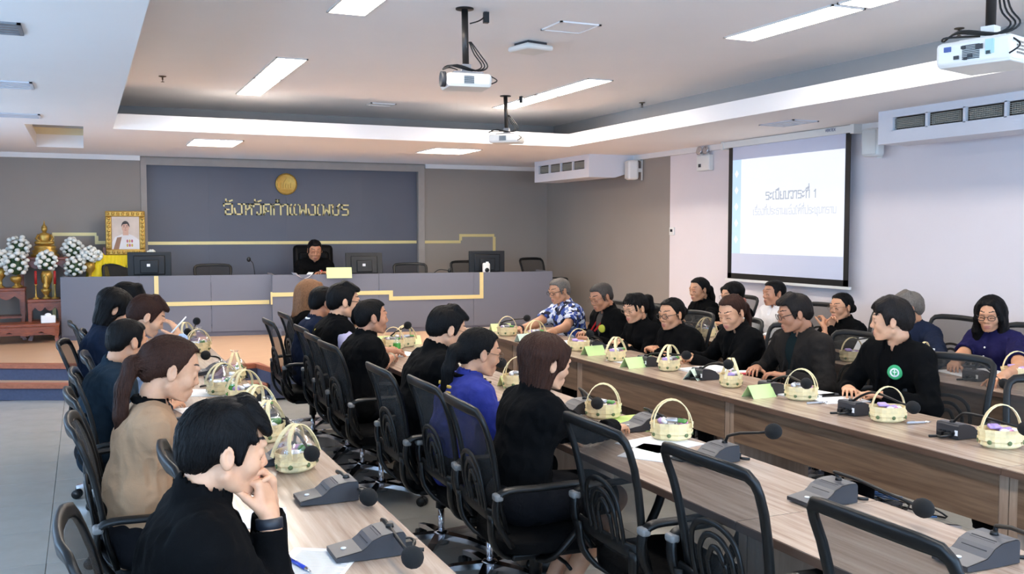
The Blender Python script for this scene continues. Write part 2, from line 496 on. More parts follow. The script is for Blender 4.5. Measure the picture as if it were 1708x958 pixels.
# ceiling: dropped soffit round a raised tray with a cove behind its lip
def ceiling():
    X0, X1, Y0, Y1 = .29, 5.42, -1.0, 10.55
    s = MB()
    nx0, nx1, ny0, ny1 = -.50, .02, 10.42, 13.15
    zt = ZS + .155
    def slab(x0, y0, x1, y1): s.lohi((x0, y0, ZS), (x1, y1, zt))
    slab(XL, YR, X0, Y1 - .13); slab(X1, YR, XW, Y1); slab(X0, YR, X1, Y0)
    slab(XL, Y1 - .13, nx0, YB); slab(nx0, ny1, X0, YB); slab(nx1, Y1 - .13, X0, ny1); slab(X0, Y1, XW, YB)
    c = struct('ceiling', s, M_ceil)
    up = MB().lohi((XL, YR, ZC), (XW, YB, ZC + .1))
    struct('ceiling.001', up, M_ceil)
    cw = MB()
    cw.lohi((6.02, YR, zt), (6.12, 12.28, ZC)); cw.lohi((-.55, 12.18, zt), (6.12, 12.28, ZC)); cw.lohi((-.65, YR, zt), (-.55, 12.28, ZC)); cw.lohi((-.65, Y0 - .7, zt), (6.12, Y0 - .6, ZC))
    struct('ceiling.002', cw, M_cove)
    nb = MB().lohi((nx0 - .05, ny0 - .05, ZS + .24), (nx1 + .05, ny1 + .05, ZS + .28))
    for lo, hi in (((nx0 - .03, ny0, zt), (nx0, ny1, ZS + .26)), ((nx1, ny0, zt), (nx1 + .03, ny1, ZS + .26)), ((nx0, ny1, zt), (nx1, ny1 + .03, ZS + .26)), ((nx0, ny0 - .03, zt), (nx1, ny0, ZS + .26))): nb.lohi(lo, hi)
    struct('ceiling.003', nb, mat('cream recess paint', (236, 224, 190), .8))
    # a warm strip lamp that lights the recess from inside its near edge
    tt = thing('strip_lamp', 'slim warm strip lamp tucked inside the small recess of the left soffit', 'lamp', (-.24, 10.55, ZS + .2))
    MB().box((0, 0, 0), (.4, .05, .03)).build('housing', M_wht, tt); MB().box((0, .0, -.018), (.38, .035, .008)).build('tube', mat('warm tube', (255, 240, 210), .5, var=0, emit=(255, 226, 170), estr=4.0), tt)
ceiling()

def lamp(label, x0, x1, y0, y1, z):
    t = thing('ceiling_light', label, 'light', ((x0 + x1) / 2, (y0 + y1) / 2, z), 0, 'recessed light panels of the ceiling')
    w, d = x1 - x0, y1 - y0
    f = MB()
    e = .014
    for c, s in (((-w / 2 + e / 2, 0), (e, d)), ((w / 2 - e / 2, 0), (e, d)), ((0, -d / 2 + e / 2), (w, e)), ((0, d / 2 - e / 2), (w, e))): f.box((c[0], c[1], -.005), (s[0], s[1], .012))
    f.build('frame', M_trimw, t)
    MB().box((0, 0, -.003), (w - 2 * e, d - 2 * e, .008)).build('diffuser', M_emit, t)
for side, x0, x1 in (('left', 1.50, 1.77), ('right', 4.42, 4.70)):
    for j, (y0, y1) in enumerate(((9.40, 10.58), (8.21, 9.37), (4.92, 6.08), (3.72, 4.88), (.6, 1.76), (-.6, .56))):
        if side == 'left': y0, y1 = y0 + .05 + (.3 if j > 1 else 0), y1 + .05 + (.3 if j > 1 else 0)
        where = ['at the far end nearest the emblem wall', 'second from the far end', 'middle pair, further panel', 'middle pair, nearer panel', 'above the viewer, further panel', 'above the viewer, last panel'][j]
        lamp('long light panel, %s, %s' % ('left row' if side == 'left' else 'row nearer the screen', where), x0, x1, y0, y1, ZC)
lamp('short bright light panel in the far soffit above the desk, left one', 1.13, 1.68, 11.28, 12.15, ZS)
lamp('short bright light panel in the far soffit above the desk, right one', 3.97, 4.60, 11.32, 12.08, ZS)

def ceiling_bits():
    for (u, v, z, lab) in ((271, 127, ZC, 'small bronze sprinkler head in the tray ceiling left of the long light'), (1071, 171, ZC, 'small bronze sprinkler head near the far right corner of the tray'), (1600, 47, ZC, 'bronze sprinkler head beside the large rear projector')):
        p = onz(u, v, z)
        t = thing('sprinkler', lab, 'sprinkler', p, 0)
        br = mat('bronze', (96, 84, 70), .4, .7)
        MB().lathe([(.001, 0), (.035, 0), (.035, -.006), (.012, -.012), (.001, -.012)], n=12).build('escutcheon', br, t)
        mb = MB().tube([(0, 0, -.01), (0, 0, -.035)], .008, 6); mb.tube([(0, -.016, -.015), (0, -.012, -.045), (0, 0, -.052), (0, .012, -.045), (0, .016, -.015)], .003, 5)
        mb.build('nozzle', br, t); MB().lathe([(.001, -.052), (.016, -.053), (.016, -.056), (.001, -.056)], n=10).build('deflector', br, t)
    def vent(u, v, z, w, d, lab, slats=4, pale=False):
        p = onz(u, v, z)
        t = thing('ceiling_vent', lab, 'vent', p, 0)
        mb = MB(); e = .018
        for c, s in (((-w / 2 + e / 2, 0), (e, d)), ((w / 2 - e / 2, 0), (e, d)), ((0, -d / 2 + e / 2), (w, e)), ((0, d / 2 - e / 2), (w, e))): mb.box((c[0], c[1], -.004), (s[0], s[1], .012))
        mb.build('frame', (M_pale if pale else M_grey) if slats else M_ceil, t)
        if slats:
            for k in range(slats): MB().box((0, -d / 2 + e + (k + .5) * (d - 2 * e) / slats, -.003), (w - 2 * e, (d - 2 * e) / slats * .6, .006)).build('slat', M_pale if pale else M_grey, t)
        else: MB().box((0, 0, -.002), (w - 2 * e - .006, d - 2 * e - .006, .006)).build('door', M_ceil, t)
    vent(10, 140, ZS, .34, .34, 'pale slatted vent in the left soffit, middle one', 4, True)
    vent(30, 192, ZS, .36, .3, 'pale slatted vent in the left soffit beside the small recess', 4, True)
    vent(0, 45, ZS, .2, .3, 'grey slatted vent in the left soffit at the picture edge')
    vent(1315, 205, ZS, .3, .5, 'faint slim vent in the soffit above the projection screen', 4, True)
    vent(952, 45, ZC, .32, .32, 'square access hatch in the tray ceiling beyond the white wireless box', 0)
    vent(636, 174, ZC, .3, .2, 'small faint hatch in the tray ceiling near the far cove', 0)
    p = onz(885, 72, ZC)
    t = thing('access_point', 'white flat square wireless box hung under the tray ceiling', 'access point', p, R(12))
    MB().box((0, 0, -.012), (.18, .18, .024)).build('bracket', M_dark, t)
    MB().box((0, 0, -.045), (.26, .26, .045), None, .02).build('cover', M_wht, t)
ceiling_bits()

def projector(lab, mount, body, rz, boxw, boxd, boxh, side_ports=False, lens=True):
    """mount = point on the ceiling; body = centre of the body; the body carries its own local frame"""
    t = thing('projector', lab, 'projector', body, rz, 'projectors hung from the tray ceiling')
    w, d, h = boxw, boxd, boxh
    Minv = Matrix.Rotation(-rz, 3, 'Z')
    top = Minv @ (Vector(tuple(mount)) - Vector(tuple(body)))
    mb = MB().box((0, 0, 0), (w, d, h), None, .022); mb.box((0, 0, -h / 2 + .012), (w * .94, d * .94, .03), None, .01)
    mb.build('housing', M_wht, t)
    MB().lathe([(.06, .008), (.06, 0), (.001, 0)], (top.x, top.y, top.z - .008), 16).build('ceiling_plate', M_blk, t)
    MB().tube([(top.x, top.y, top.z), (0, 0, h / 2 + .06)], .022, 12).build('pole', mat('dark steel pole', (58, 54, 52), .35, .6), t)
    br = MB().box((0, 0, h / 2 + .035), (.06, .06, .07)); br.box((0, 0, h / 2 + .008), (.2, .16, .012))
    for a, b in ((-.09, -.07), (.09, -.07), (.0, .08)): br.tube([(0, 0, h / 2 + .03), (a, b, h / 2)], .006, 5)
    br.build('bracket', M_wht if side_ports else M_grey, t)
    ln = MB(); rot = Matrix.Rotation(R(-90), 3, 'Y')
    ln.lathe([(.001, .012), (.034, .012), (.042, .03), (.05, .03), (.05, 0), (.001, 0)], (-w / 2 - .0, -d * .22, .005), 18, M=rot)
    if lens: ln.build('lens', [M_dark], t)
    vg = MB()
    for k in range(9):
        vg.box((-w * .02 + .0, -d / 2 - .002, -h * .28 + k * h * .065), (w * .22, .006, h * .03))
    vg.build('grille', M_dark, t)
    vg2 = MB()
    for k in range(10):
        for q in range(4): vg2.box((w / 2 + .001, -d * .36 + k * d * .07, -h * .22 + q * h * .14), (.005, d * .05, h * .07))
    vg2.build('side_grille', mat('grey brown vent', (140, 132, 122), .6), t)
    if side_ports:
        for k, (a, b, s) in enumerate(((-.11, .02, .03), (-.07, -.02, .022), (-.04, .02, .018), (-.01, -.02, .02), (.03, .015, .03), (.07, -.015, .02), (-.03, -.03, .014))):
            MB().box((a, -d / 2 - .003, b), (s, .01, s * .7)).build('port', mat('blue socket', (70, 90, 150), .5) if k == 0 else M_dark, t)
        MB().box((.075, -d / 2 - .004, 0.01), (.035, .008, h * .55)).build('label', mat('teal sticker', (170, 205, 205), .5), t)
    for k in range(3):
        a = .02 * k
        MB().tube(curve_pts([(top.x + .03 + a * .3, top.y, top.z * .55), (.05 + a, -.02, h / 2 + .14), (.10 + a, -.03, h / 2 + .06), (.03 + a, -.05, h / 2 + .025), (-.12 + a, -.06 - a, h / 2 + .05), (-.17, -.08, h / 2 + .02), (-w / 2 + .02, -.1, h / 2 + .03), (-.05, .03, h / 2 + .04)], 5), .0045, 6).build('cable', M_blk, t)
    cb = MB().tube(curve_pts([(.03, 0, top.z * .8), (.10, .03, top.z * .86), (.15, .05, top.z * .95), (.15, .05, top.z)], 5), .005, 6)
    cb.box((.15, .05, top.z - .04), (.035, .035, .07))
    cb.build('cable', M_blk, t)
    MB().tube(curve_pts([(w / 2 - .02, -d / 2 + .02, h * .4), (w / 2 + .03, -d / 2, 0), (w / 2 - .01, -d / 2 - .01, -h * .3)], 5), .004, 6).build('cable', M_blk, t)
    return t
m1 = onz(775, 14, ZC); b1 = ony(777, 137, m1[1]); projector('white projector on the longest dark pole, hung nearest the left row of lights', m1, b1, R(-8), .30, .24, .085)
m2 = onz(843, 160, ZC); b2 = ony(845, 232, m2[1]); projector('white projector furthest away, hung in front of the far soffit lip', m2, b2, R(-40), .34, .26, .09, False, False)
b3 = dep(1651, 92, 4.3); m3 = np.array([b3[0], b3[1], ZC]); projector('large white projector with sockets on its side, hung near the air conditioner', m3, b3, R(-75), .34, .32, .11, True, False)

def aircon(lab, x0, y0, y1, z0, z1, nv):
    t = thing('air_conditioner', lab, 'air conditioner', (x0, y0, z0), 0, 'ceiling hung air conditioners')
    L = y1 - y0; H = z1 - z0; D = XW - x0
    prof = [(0, .02), (0, H), (D, H), (D, .10), (D * .55, 0), (.12, 0), (.03, .0)]
    # casing with a hollow front
    mw = mat('air conditioner shell', (226, 224, 228), .5, var=.01)
    mb = MB()
    mb.prism([(0.06, .0), (.06, H), (D, H), (D, .10), (D * .55, -.0)], 'y', 0, L)
    zb, zt = H * .36, H * .80
    mb.lohi((0, 0, 0), (.06, L, zb)); mb.lohi((0, 0, zt), (.06, L, H)); mb.lohi((0, 0, zb), (.06, L * .07, zt)); mb.lohi((0, L * .93, zb), (.06, L, zt))
    mb.build('casing', mw, t)
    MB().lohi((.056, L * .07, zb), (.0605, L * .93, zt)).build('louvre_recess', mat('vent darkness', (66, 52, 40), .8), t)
    for k in range(nv):
        a = L * .07 + L * .86 * k / nv; b = L * .07 + L * .86 * (k + 1) / nv
        f = MB(); e = .012
        for lo, hi in (((.0, a, zb), (.03, a + e, zt)), ((.0, b - e, zb), (.03, b, zt)), ((.0, a, zb), (.03, b, zb + .008)), ((.0, a, zt - .008), (.03, b, zt))): f.lohi(lo, hi)
        g = f.build('vent_frame', mw, t)
        n = 14
        v = MB()
        for q in range(n):
            y = a + .05 + (b - a - .07) * q / n; v.lohi((.022, y, zb + .02), (.044, y + .003, zt - .02))
        for q in range(6):
            z = zb + .025 + (zt - zb - .05) * q / 5; v.lohi((.018, a + .045, z), (.03, b - .02, z + .004))
        v.build('grille', mat('grille beige', (170, 164, 150), .5), g)
    return t
aircon('white ceiling hung air conditioner in the far corner by the taupe wall', 6.17, 11.42, 13.12, 2.415, ZS, 4)
aircon('long white ceiling hung air conditioner above the woman in navy polo shirt', 6.28, 4.25, 6.40, 2.44, ZS, 5)

def speaker(u, v, x, lab, rz):
    p = onx(u, v, x)
    t = thing('wall_speaker', lab, 'speaker', p, rz, 'white wall speakers')
    MB().box((0, 0, 0), (.15, .17, .26), None, .03).build('cabinet', M_wht, t)
    MB().box((-.072, 0, 0), (.02, .14, .23), None, .008).build('grille', mat('speaker net', (214, 212, 206), .7, bump=.3, bscale=600), t)
    br = MB().box((.10, 0, 0), (.06, .03, .05)); br.box((.135, 0, 0), (.012, .05, .27)); br.tube([(.06, 0, .13), (.10, 0, .14), (.13, 0, .12)], .008, 6); br.build('bracket', M_wht, t)
speaker(1054, 284, 6.76, 'white box speaker on the taupe wall next to the far air conditioner', R(-14))
speaker(1456, 238, 6.74, 'white box speaker on the white wall beside the projection screen', R(18))

def emergency_light():
    p = onx(1176, 272, XW - .035)
    t = thing('emergency_light', 'white twin lamp emergency light box on the wall left of the screen', 'emergency light', p)
    MB().box((0, 0, 0), (.07, .26, .19), None, .012).build('box', M_wht, t)
    MB().box((-.037, .06, -.03), (.004, .05, .04)).build('indicator', M_dark, t)
    for s in (-1, 1):
        l = MB().lathe([(.001, -.02), (.03, -.018), (.05, .02), (.052, .03), (.04, .028), (.001, .012)], (-.02, s * .065, .145), 14, M=Matrix.Rotation(R(-80), 3, 'Y')).build('lamp', M_chrome, t)
        MB().tube([(0, s * .065, .09), (-.005, s * .065, .14)], .01, 6).build('stalk', M_wht, l)
emergency_light()
def thermostat():
    p = onx(1121, 386, XW - .012)
    t = thing('thermostat', 'small white wall thermostat at the edge of the taupe wall', 'thermostat', p)
    MB().box((0, 0, 0), (.024, .10, .10), None, .006).build('case', M_wht, t); MB().box((-.014, .0, .01), (.004, .05, .035)).build('display', M_blk, t)
thermostat()
# ------------------------------------------------------------------ lettering drawn as strokes (x to the right, y up, x-height 1)
GL = {
 'จ': [[(0, .8), (0, .98), (.62, .98), (.62, 0), (.12, 0), (.12, .45), (.36, .45)]],
 'ง': [[(.02, .55), (.12, 0), (.58, 0), (.58, .98), (.34, .98)]],
 'ห': [[(0, .98), (.15, .98), (.15, 0)], [(.15, .38), (.58, .72), (.58, .98), (.42, .98), (.42, .78)], [(.6, .52), (.6, 0)]],
 'ว': [[(0, .76), (0, .98), (.56, .98), (.56, 0), (.26, 0), (.26, .2)]],
 'ด': [[(.42, .32), (.24, .32), (.24, .62)], [(.24, .32), (.06, .0), (.06, .98), (.62, .98), (.62, 0)]],
 'ก': [[(.08, 0), (.08, .66), (0, .78), (.08, .98), (.62, .98), (.62, 0)]],
 'า': [[(0, .82), (.06, .98), (.38, .98), (.38, 0)]],
 'เ': [[(.14, .98), (.05, .8), (.05, 0), (.24, 0)]],
 'พ': [[(0, .98), (.12, .98), (.12, 0), (.37, .6), (.62, 0), (.62, .98)]],
 'ช': [[(0, .98), (.14, .98), (.1, .6), (.14, 0), (.58, 0), (.58, .62), (.46, .74), (.66, 1.04)]],
 'ร': [[(.56, .98), (.06, .98), (.06, .56), (.56, .56), (.56, 0), (.1, 0)]],
 'ะ': [[(0, .86), (.08, .68), (.3, .86)], [(0, .3), (.08, .12), (.3, .3)]],
 'บ': [[(0, .98), (.13, .98), (.13, 0), (.62, 0), (.62, .98)]],
 'ย': [[(.1, .98), (.06, .6), (.2, .5), (.08, .4), (.08, 0), (.6, 0), (.6, .98)]],
 'ท': [[(0, .98), (.13, .98), (.13, 0)], [(.13, .7), (.36, .98), (.6, .98), (.6, 0)]],
 '1': [[(.08, .8), (.26, 1.0), (.26, 0)]],
 'อ': [[(.28, .6), (.08, .6), (.08, 0), (.6, 0), (.6, .98), (.06, .98)]],
 'ป': [[(0, .98), (.13, .98), (.13, 0), (.62, 0), (.62, 1.4)]],
 'ธ': [[(.6, 1.04), (.1, .98), (.1, .7), (.6, .6), (.6, 0), (.1, 0), (.1, .4)]],
 'น': [[(0, .98), (.13, .98), (.13, 0)], [(.13, .12), (.62, .12)], [(.62, 0), (.62, .98)]],
 'แ': [[(.14, .98), (.05, .8), (.05, 0), (.22, 0)], [(.46, .98), (.37, .8), (.37, 0), (.54, 0)]],
 'ใ': [[(.26, 0), (.06, 0), (.06, 1.25), (.28, 1.42), (.28, 1.15)]],
 'ม': [[(0, .98), (.13, .98), (.13, 0), (.62, .1), (.62, .98)]],
}
MK = {
 'ั': [[(-.46, 1.42), (-.46, 1.22), (-.3, 1.2), (0, 1.34)]],
 'ี': [[(-.5, 1.2), (-.04, 1.2), (-.04, 1.44), (-.5, 1.2)]],
 'ื': [[(-.5, 1.2), (-.04, 1.2), (-.04, 1.44), (-.5, 1.2)], [(-.2, 1.2), (-.2, 1.46)]],
 '่': [[(-.06, 1.56), (-.06, 1.78)]],
 '้': [[(-.3, 1.3), (-.2, 1.5), (-.05, 1.5), (-.02, 1.7)]],
 'ุ': [[(-.1, -.16), (-.04, -.16), (-.04, -.42)]],
 'ํ': [[(-.34, 1.22), (-.16, 1.22), (-.16, 1.42), (-.34, 1.42), (-.34, 1.22)]],
}
def layout(text, gap=.17, space=.5):
    """-> list of (strokes, is_mark), total width"""
    out = []; x = 0.0; endx = 0.0
    for ch in text:
        if ch == ' ': x += space; continue
        if ch == 'ำ':
            out.append(([[(a + endx, b) for a, b in st] for st in MK['ํ']], True)); ch = 'า'
        if ch in MK:
            out.append(([[(a + endx, b) for a, b in st] for st in MK[ch]], True)); continue
        st = GL[ch]; w = max(a for s in st for a, b in s)
        out.append(([[(a + x, b) for a, b in s] for s in st], False)); endx = x + w; x = endx + gap
    return out, x - gap
def stroke_mb(strokes, sx, sz, lw, place, depth):
    """place(x, z, d) -> world point"""
    mb = MB()
    for st in strokes:
        for (a, b), (c, d) in zip(st, st[1:]):
            p = Vector((a * sx, b * sz)); q = Vector((c * sx, d * sz)); t = (q - p)
            if t.length < 1e-6: continue
            t.normalize(); n = Vector((-t.y, t.x)) * lw / 2; p = p - t * lw / 2; q = q + t * lw / 2
            P = [p - n, q - n, q + n, p + n]
            V = [place(w.x, w.y, 0) for w in P] + [place(w.x, w.y, depth) for w in P]
            mb.add(V, [(3, 2, 1, 0), (4, 5, 6, 7), (0, 1, 5, 4), (1, 2, 6, 5), (2, 3, 7, 6), (3, 0, 4, 7)])
    return mb

def wall_sign():
    items, W = layout('จังหวัดกำแพงเพชร')
    x0, x1, z0 = 1.83, 3.625, 1.935
    t = thing('wall_sign', 'gold Thai lettering spelling the province name on the slate blue wall', 'sign', (x0, YB + .09, z0))
    sx = (x1 - x0) / W
    for st, mk in items: stroke_mb(st, sx, .148, .0215, lambda x, z, d: (x, -d, z), .022).build('letter', M_gold, t)
    e = thing('wall_emblem', 'round gold emblem on the slate blue wall above the lettering', 'emblem', (2.713, YB + .09, 2.378))
    rot = Matrix.Rotation(R(90), 3, 'X')
    MB().lathe([(.001, .03), (.10, .028), (.115, .032), (.125, .034), (.15, .036), (.157, .028), (.157, 0), (.001, 0)], n=40, M=rot).build('disc', M_goldd, e)
    r = MB()
    for k in range(36):
        a = 2 * PI * k / 36; r.ball((.137 * math.cos(a), -.036, .137 * math.sin(a)), .008, 6, 4)
    r.build('rim_bead', M_goldd, e)['kind'] = 'stuff'
    w = MB()
    for k in range(5): w.lohi((-.08 + k * .034, -.045, -.06), (-.058 + k * .034, -.026, -.005 + (.02 if k % 2 == 0 else 0)))
    w.lohi((-.09, -.045, -.075), (.09, -.026, -.055)); w.prism([(-.05, .0), (0, .085), (.05, 0)], 'y', -.042, -.026)
    w.build('relief', M_goldd, e)
wall_sign()

def screen():
    t = thing('projection_screen', 'pull down projection screen showing a bright white slide on the right wall', 'screen', (XW - .1, 8.25, 1.9))
    base = Vector((XW - .1, 8.25, 1.9))
    def lohi(mb, x0, x1, y0, y1, z0, z1): return mb.lohi((x0 - base.x, y0 - base.y, z0 - base.z), (x1 - base.x, y1 - base.y, z1 - base.z))
    cs = MB(); lohi(cs, 6.76, XW - .01, 7.22, 9.28, 2.645, 2.715); lohi(cs, 6.75, XW - .01, 7.19, 7.24, 2.63, 2.725); lohi(cs, 6.75, XW - .01, 9.26, 9.30, 2.63, 2.725)
    cs.build('case', M_wht, t)
    X = 6.80
    fb = MB(); lohi(fb, X, X + .004, 7.34, 9.15, 1.21, 2.645); fb.build('screen_cloth', mat('screen cloth', (214, 216, 232), .8, var=0), t)
    bd = MB()
    lohi(bd, X - .002, X + .004, 7.28, 7.345, 1.15, 2.645); lohi(bd, X - .002, X + .004, 9.14, 9.21, 1.15, 2.645); lohi(bd, X - .002, X + .004, 7.28, 9.21, 1.15, 1.215)
    bd.build('border', M_blk, t)
    wt = MB(); lohi(wt, X - .012, X + .016, 7.25, 9.24, 1.125, 1.152); wt.build('weight_bar', M_wht, t)
    # projected slide (light): corners measured on the cloth
    tl = onx(1222, 268, X); br = onx(1411, 429, X)
    y0, y1, z0, z1 = max(br[1], 7.352), min(tl[1], 9.135), br[2], tl[2]
    E1 = mat('slide light', (150, 150, 150), .8, var=0, emit=(250, 252, 255), estr=.75)
    E2 = mat('slide band light', (110, 130, 145), .8, var=0, emit=(204, 230, 250), estr=.78)
    E3 = mat('slide letter light', (90, 92, 98), .8, var=0, emit=(176, 182, 196), estr=.9)
    E4 = mat('slide faint letter light', (100, 102, 108), .8, var=0, emit=(222, 226, 238), estr=.74)
    yb = y1 - (y1 - y0) * .088
    sl = MB(); lohi(sl, X - .003, X + .001, y0, yb, z0, z1); sl.build('slide', E1, t)
    sb = MB(); lohi(sb, X - .003, X + .001, yb, y1, z0, z1); sb.build('slide_band', E2, t)
    for k in range(5):
        zc = z1 - (z1 - z0) * (.15 + .175 * k); yc = (yb + y1) / 2
        d = MB().prism([(-.035, 0), (0, -.045), (.035, 0), (0, .045)], 'x', -.002, .001)
        o = d.build('slide_dot', E1, t); o.location = (X - .004 - base.x, yc - base.y, zc - base.z)
    for txt, ua, ub, vb, hh, m, lw in (('ระเบียบวาระที่ 1', 1277, 1360, 331, .078, E3, .013), ('เรื่องที่ประธานแจ้งให้ที่ประชุมทราบ', 1256, 1394, 357, .062, E4, .009)):
        items, W = layout(txt)
        a = onx(ua, vb, X - .004); b = onx(ub, vb, X - .004)
        sx = (a[1] - b[1]) / W; zb = (a[2] + b[2]) / 2
        mb = MB()
        for st, mk in items:
            g = stroke_mb(st, sx, hh, lw, lambda x, z, d: (X - .0035 - d - base.x, a[1] - x - base.y, zb + z - base.z), .0012); mb.add(g.v, g.f)
        mb.build('slide_text', m, t)['kind'] = 'stuff'
    c = bpy.data.curves.new('case_label', 'FONT'); c.body = 'VERTEX'; c.size = .042; c.extrude = .0005; c.align_x = 'CENTER'; c.align_y = 'CENTER'
    c.materials.append(mat('navy print', (40, 50, 110), .6, var=0))
    o0 = bpy.data.objects.new('case_label', c); COL.objects.link(o0); bpy.context.view_layer.update()
    me = bpy.data.meshes.new_from_object(o0.evaluated_get(bpy.context.evaluated_depsgraph_get())); bpy.data.objects.remove(o0)
    o = bpy.data.objects.new('case_label', me); COL.objects.link(o); o.parent = t
    p = onx(1385, 217.5, 6.757); o.location = (p[0] - base.x, p[1] - base.y, p[2] - base.z); o.rotation_euler = (R(90), 0, R(-90))
screen()

# ------------------------------------------------------------------ desk on the platform
ZT = 1.125
def desk(label, ax, ay, bx, by, depth, golds, plinth):
    ang = math.atan2(by - ay, bx - ax); L = math.hypot(bx - ax, by - ay)
    t = thing('platform_desk', label, 'desk', (ax, ay, PLAT), ang)
    h = ZT - PLAT
    cuts = [0, L * .36, L * .70, L]
    for a, b in zip(cuts, cuts[1:]): MB().lohi((a + .002, 0, .06), (b - .002, .03, h)).build('front_panel', M_desk, t)
    MB().lohi((0, .01, 0), (L, .10, .06)).build('plinth', mat('plinth grey', (92, 92, 104), .5), t)
    MB().lohi((0, .03, 0), (.03, depth, h)).build('side_panel', M_desk, t); MB().lohi((L - .03, .03, 0), (L, depth, h)).build('side_panel', M_desk, t)
    MB().lohi((.03, .03, h - .09), (L - .03, depth, h - .05)).build('worktop', M_desk, t)
    if plinth: MB().lohi((-.012, -.14, 0), (.10, .0, .10)).build('foot_block', M_desk, t)
    c, s = math.cos(ang), math.sin(ang)
    nrm = np.array([-s, c, 0])
    def loc(u, v):
        d = _ray(u, v); k = nrm @ (np.array([ax, ay, PLAT]) - _C) / (nrm @ d); P = _C + d * k
        return (P[0] - ax) * c + (P[1] - ay) * s, P[2] - PLAT
    T = .026
    for (ua, va, ub, vb) in golds:
        a = loc(ua, va); b = loc(ub, vb)
        if abs(a[0] - b[0]) > abs(a[1] - b[1]):
            z = (a[1] + b[1]) / 2; lo = (min(a[0], b[0]) - T, -.01, z - T); hi = (max(a[0], b[0]) + T, .004, z + T)
        else:
            x = (a[0] + b[0]) / 2; lo = (x - T, -.0095, min(a[1], b[1]) - T); hi = (x + T, .004, max(a[1], b[1]) + T)
        hi = (min(hi[0], L), hi[1], min(hi[2], h)); lo = (max(lo[0], 0), lo[1], lo[2])
        MB().lohi(lo, hi).build('gold_strip', M_gold, t)
    return t
desk('long grey blue desk section with gold line, under the left monitor', -.285, 13.20, 2.245, 12.895, .62, [(261, 462, 261, 507), (261, 507, 446, 505)], False)
desk('long grey blue desk section with stepped gold line, in front of the seated chairman', 2.22, 12.72, 6.06, 12.28, .66, [(448, 505, 448, 491), (448, 491, 652, 489), (652, 489, 652, 498), (652, 498, 803, 495), (803, 495, 803, 455)], True)

def monitor(u0, v0, u1, v1, y, lab, tilt=0, mark=True):
    a = ony(u0, v0, y); b = ony(u1, v1, y); w = abs(b[0] - a[0]); xc = (a[0] + b[0]) / 2; zt = a[2]
    zb = ZT - .05; h = min(.34, w * .66)
    t = thing('monitor', lab, 'monitor', (xc, y, zb), R(-6), 'monitors on the platform desk')
    MT = Matrix.Rotation(R(tilt), 3, 'X')
    ztop = zt - zb
    sh = MB()
    c = (0, 0, ztop - h / 2)
    sh.box(c, (w, .03, h), MT, .006); sh.box((c[0], c[1] - .02, c[2]), (w * .72, .03, h * .74), MT, .012); sh.box((c[0], c[1] - .04, c[2] - h * .05), (w * .42, .03, h * .5), MT, .01)
    sh.build('shell', M_blk, t)
    MB().box((0, .018, ztop - h / 2), (w * .95, .006, h * .9), MT).build('screen', mat('black glass', (12, 13, 16), .1, var=0), t)
    st = MB().box((0, .0, (ztop - h) / 2 + .06), (.06, .03, ztop - h + .14)); st.build('stand', M_blk, t)
    MB().lathe([(.001, .0), (.12, .0), (.12, .008), (.02, .018), (.001, .018)], (0, .02, 0), 20, sy=.75).build('foot', M_blk, t)
    if mark:
        MB().box((-.01, -.062, ztop - h * .50), (.04, .004, .035)).build('sticker', M_paper, t)
    return t
monitor(212, 421, 286, 460, 13.42, 'wide black monitor seen from behind at the left end of the platform desk')
monitor(577, 422, 637, 458, 12.98, 'black monitor seen from behind, next to the chairman and his name card', -10)
monitor(783, 419, 840, 456, 12.80, 'black monitor near the right end of the platform desk, white box before it')
def deskbits():
    p = ony(812, 455, 12.62); t = thing('desk_speaker', 'small white box with a dark round front, standing before the right monitor', 'speaker', (p[0], 12.64, ZT - .05), R(-6))
    MB().box((0, 0, .085), (.10, .08, .17), None, .02).build('cabinet', M_wht, t); MB().lathe([(.001, .006), (.03, .004), (.032, 0)], (0, -.04, .07), 14, M=Matrix.Rotation(R(90), 3, 'X')).build('cone', M_blk, t)
    p = ony(565, 459, 12.62)
    t = thing('name_card', 'pale yellow green name card on the platform desk in front of the chairman', 'name card', (p[0], 12.60, ZT - .05), R(-6))
    MB().add([(-.165, -.04, 0), (.165, -.04, 0), (.165, 0, .14), (-.165, 0, .14), (-.165, .04, 0), (.165, .04, 0)], [(0, 1, 2, 3), (3, 2, 5, 4)]).build('card', mat('pale lime card', (222, 234, 166), .7), t)
    for u0, v0, u1, v1, u2, v2, y, lab in ((425, 459, 422, 440, 415, 433, 13.05, 'thin desk microphone standing on the platform desk left of the chairman'), (722, 457, 733, 450, 750, 452, 12.75, 'thin desk microphone bent low on the platform desk, right of the second monitor')):
        a = ony(u0, v0, y); b = ony(u1, v1, y); c = ony(u2, v2, y)
        t = thing('desk_microphone', lab, 'microphone', (a[0], y, ZT - .05))
        o = np.array([a[0], y, ZT - .05])
        MB().box((0, 0, .02), (.11, .15, .04), None, .012).build('base', M_blk, t)
        MB().tube([tuple(q - o) for q in curve_pts([o + (0, 0, .03), a, b, c], 6)], .006, 6).build('gooseneck', M_blk, t)
        MB().ball(tuple(c - o), (.028, .028, .034), 10, 8).build('foam_head', M_blk, t)
    p = ony(505, 458, 12.7)
    t = thing('paper', 'white curled paper on the platform desk before the chairman', 'paper', (p[0], 12.72, ZT - .05), R(10))
    V = []; n = 8
    for i in range(n + 1):
        x = -.12 + .24 * i / n; z = .002 + .075 * (abs(i / n - .5) * 2) ** 2
        V += [(x, -.09, z), (x, .09, z)]
    MB().add(V, [(2 * i, 2 * i + 2, 2 * i + 3, 2 * i + 1) for i in range(n)], True).build('sheet', M_paper, t)
deskbits()

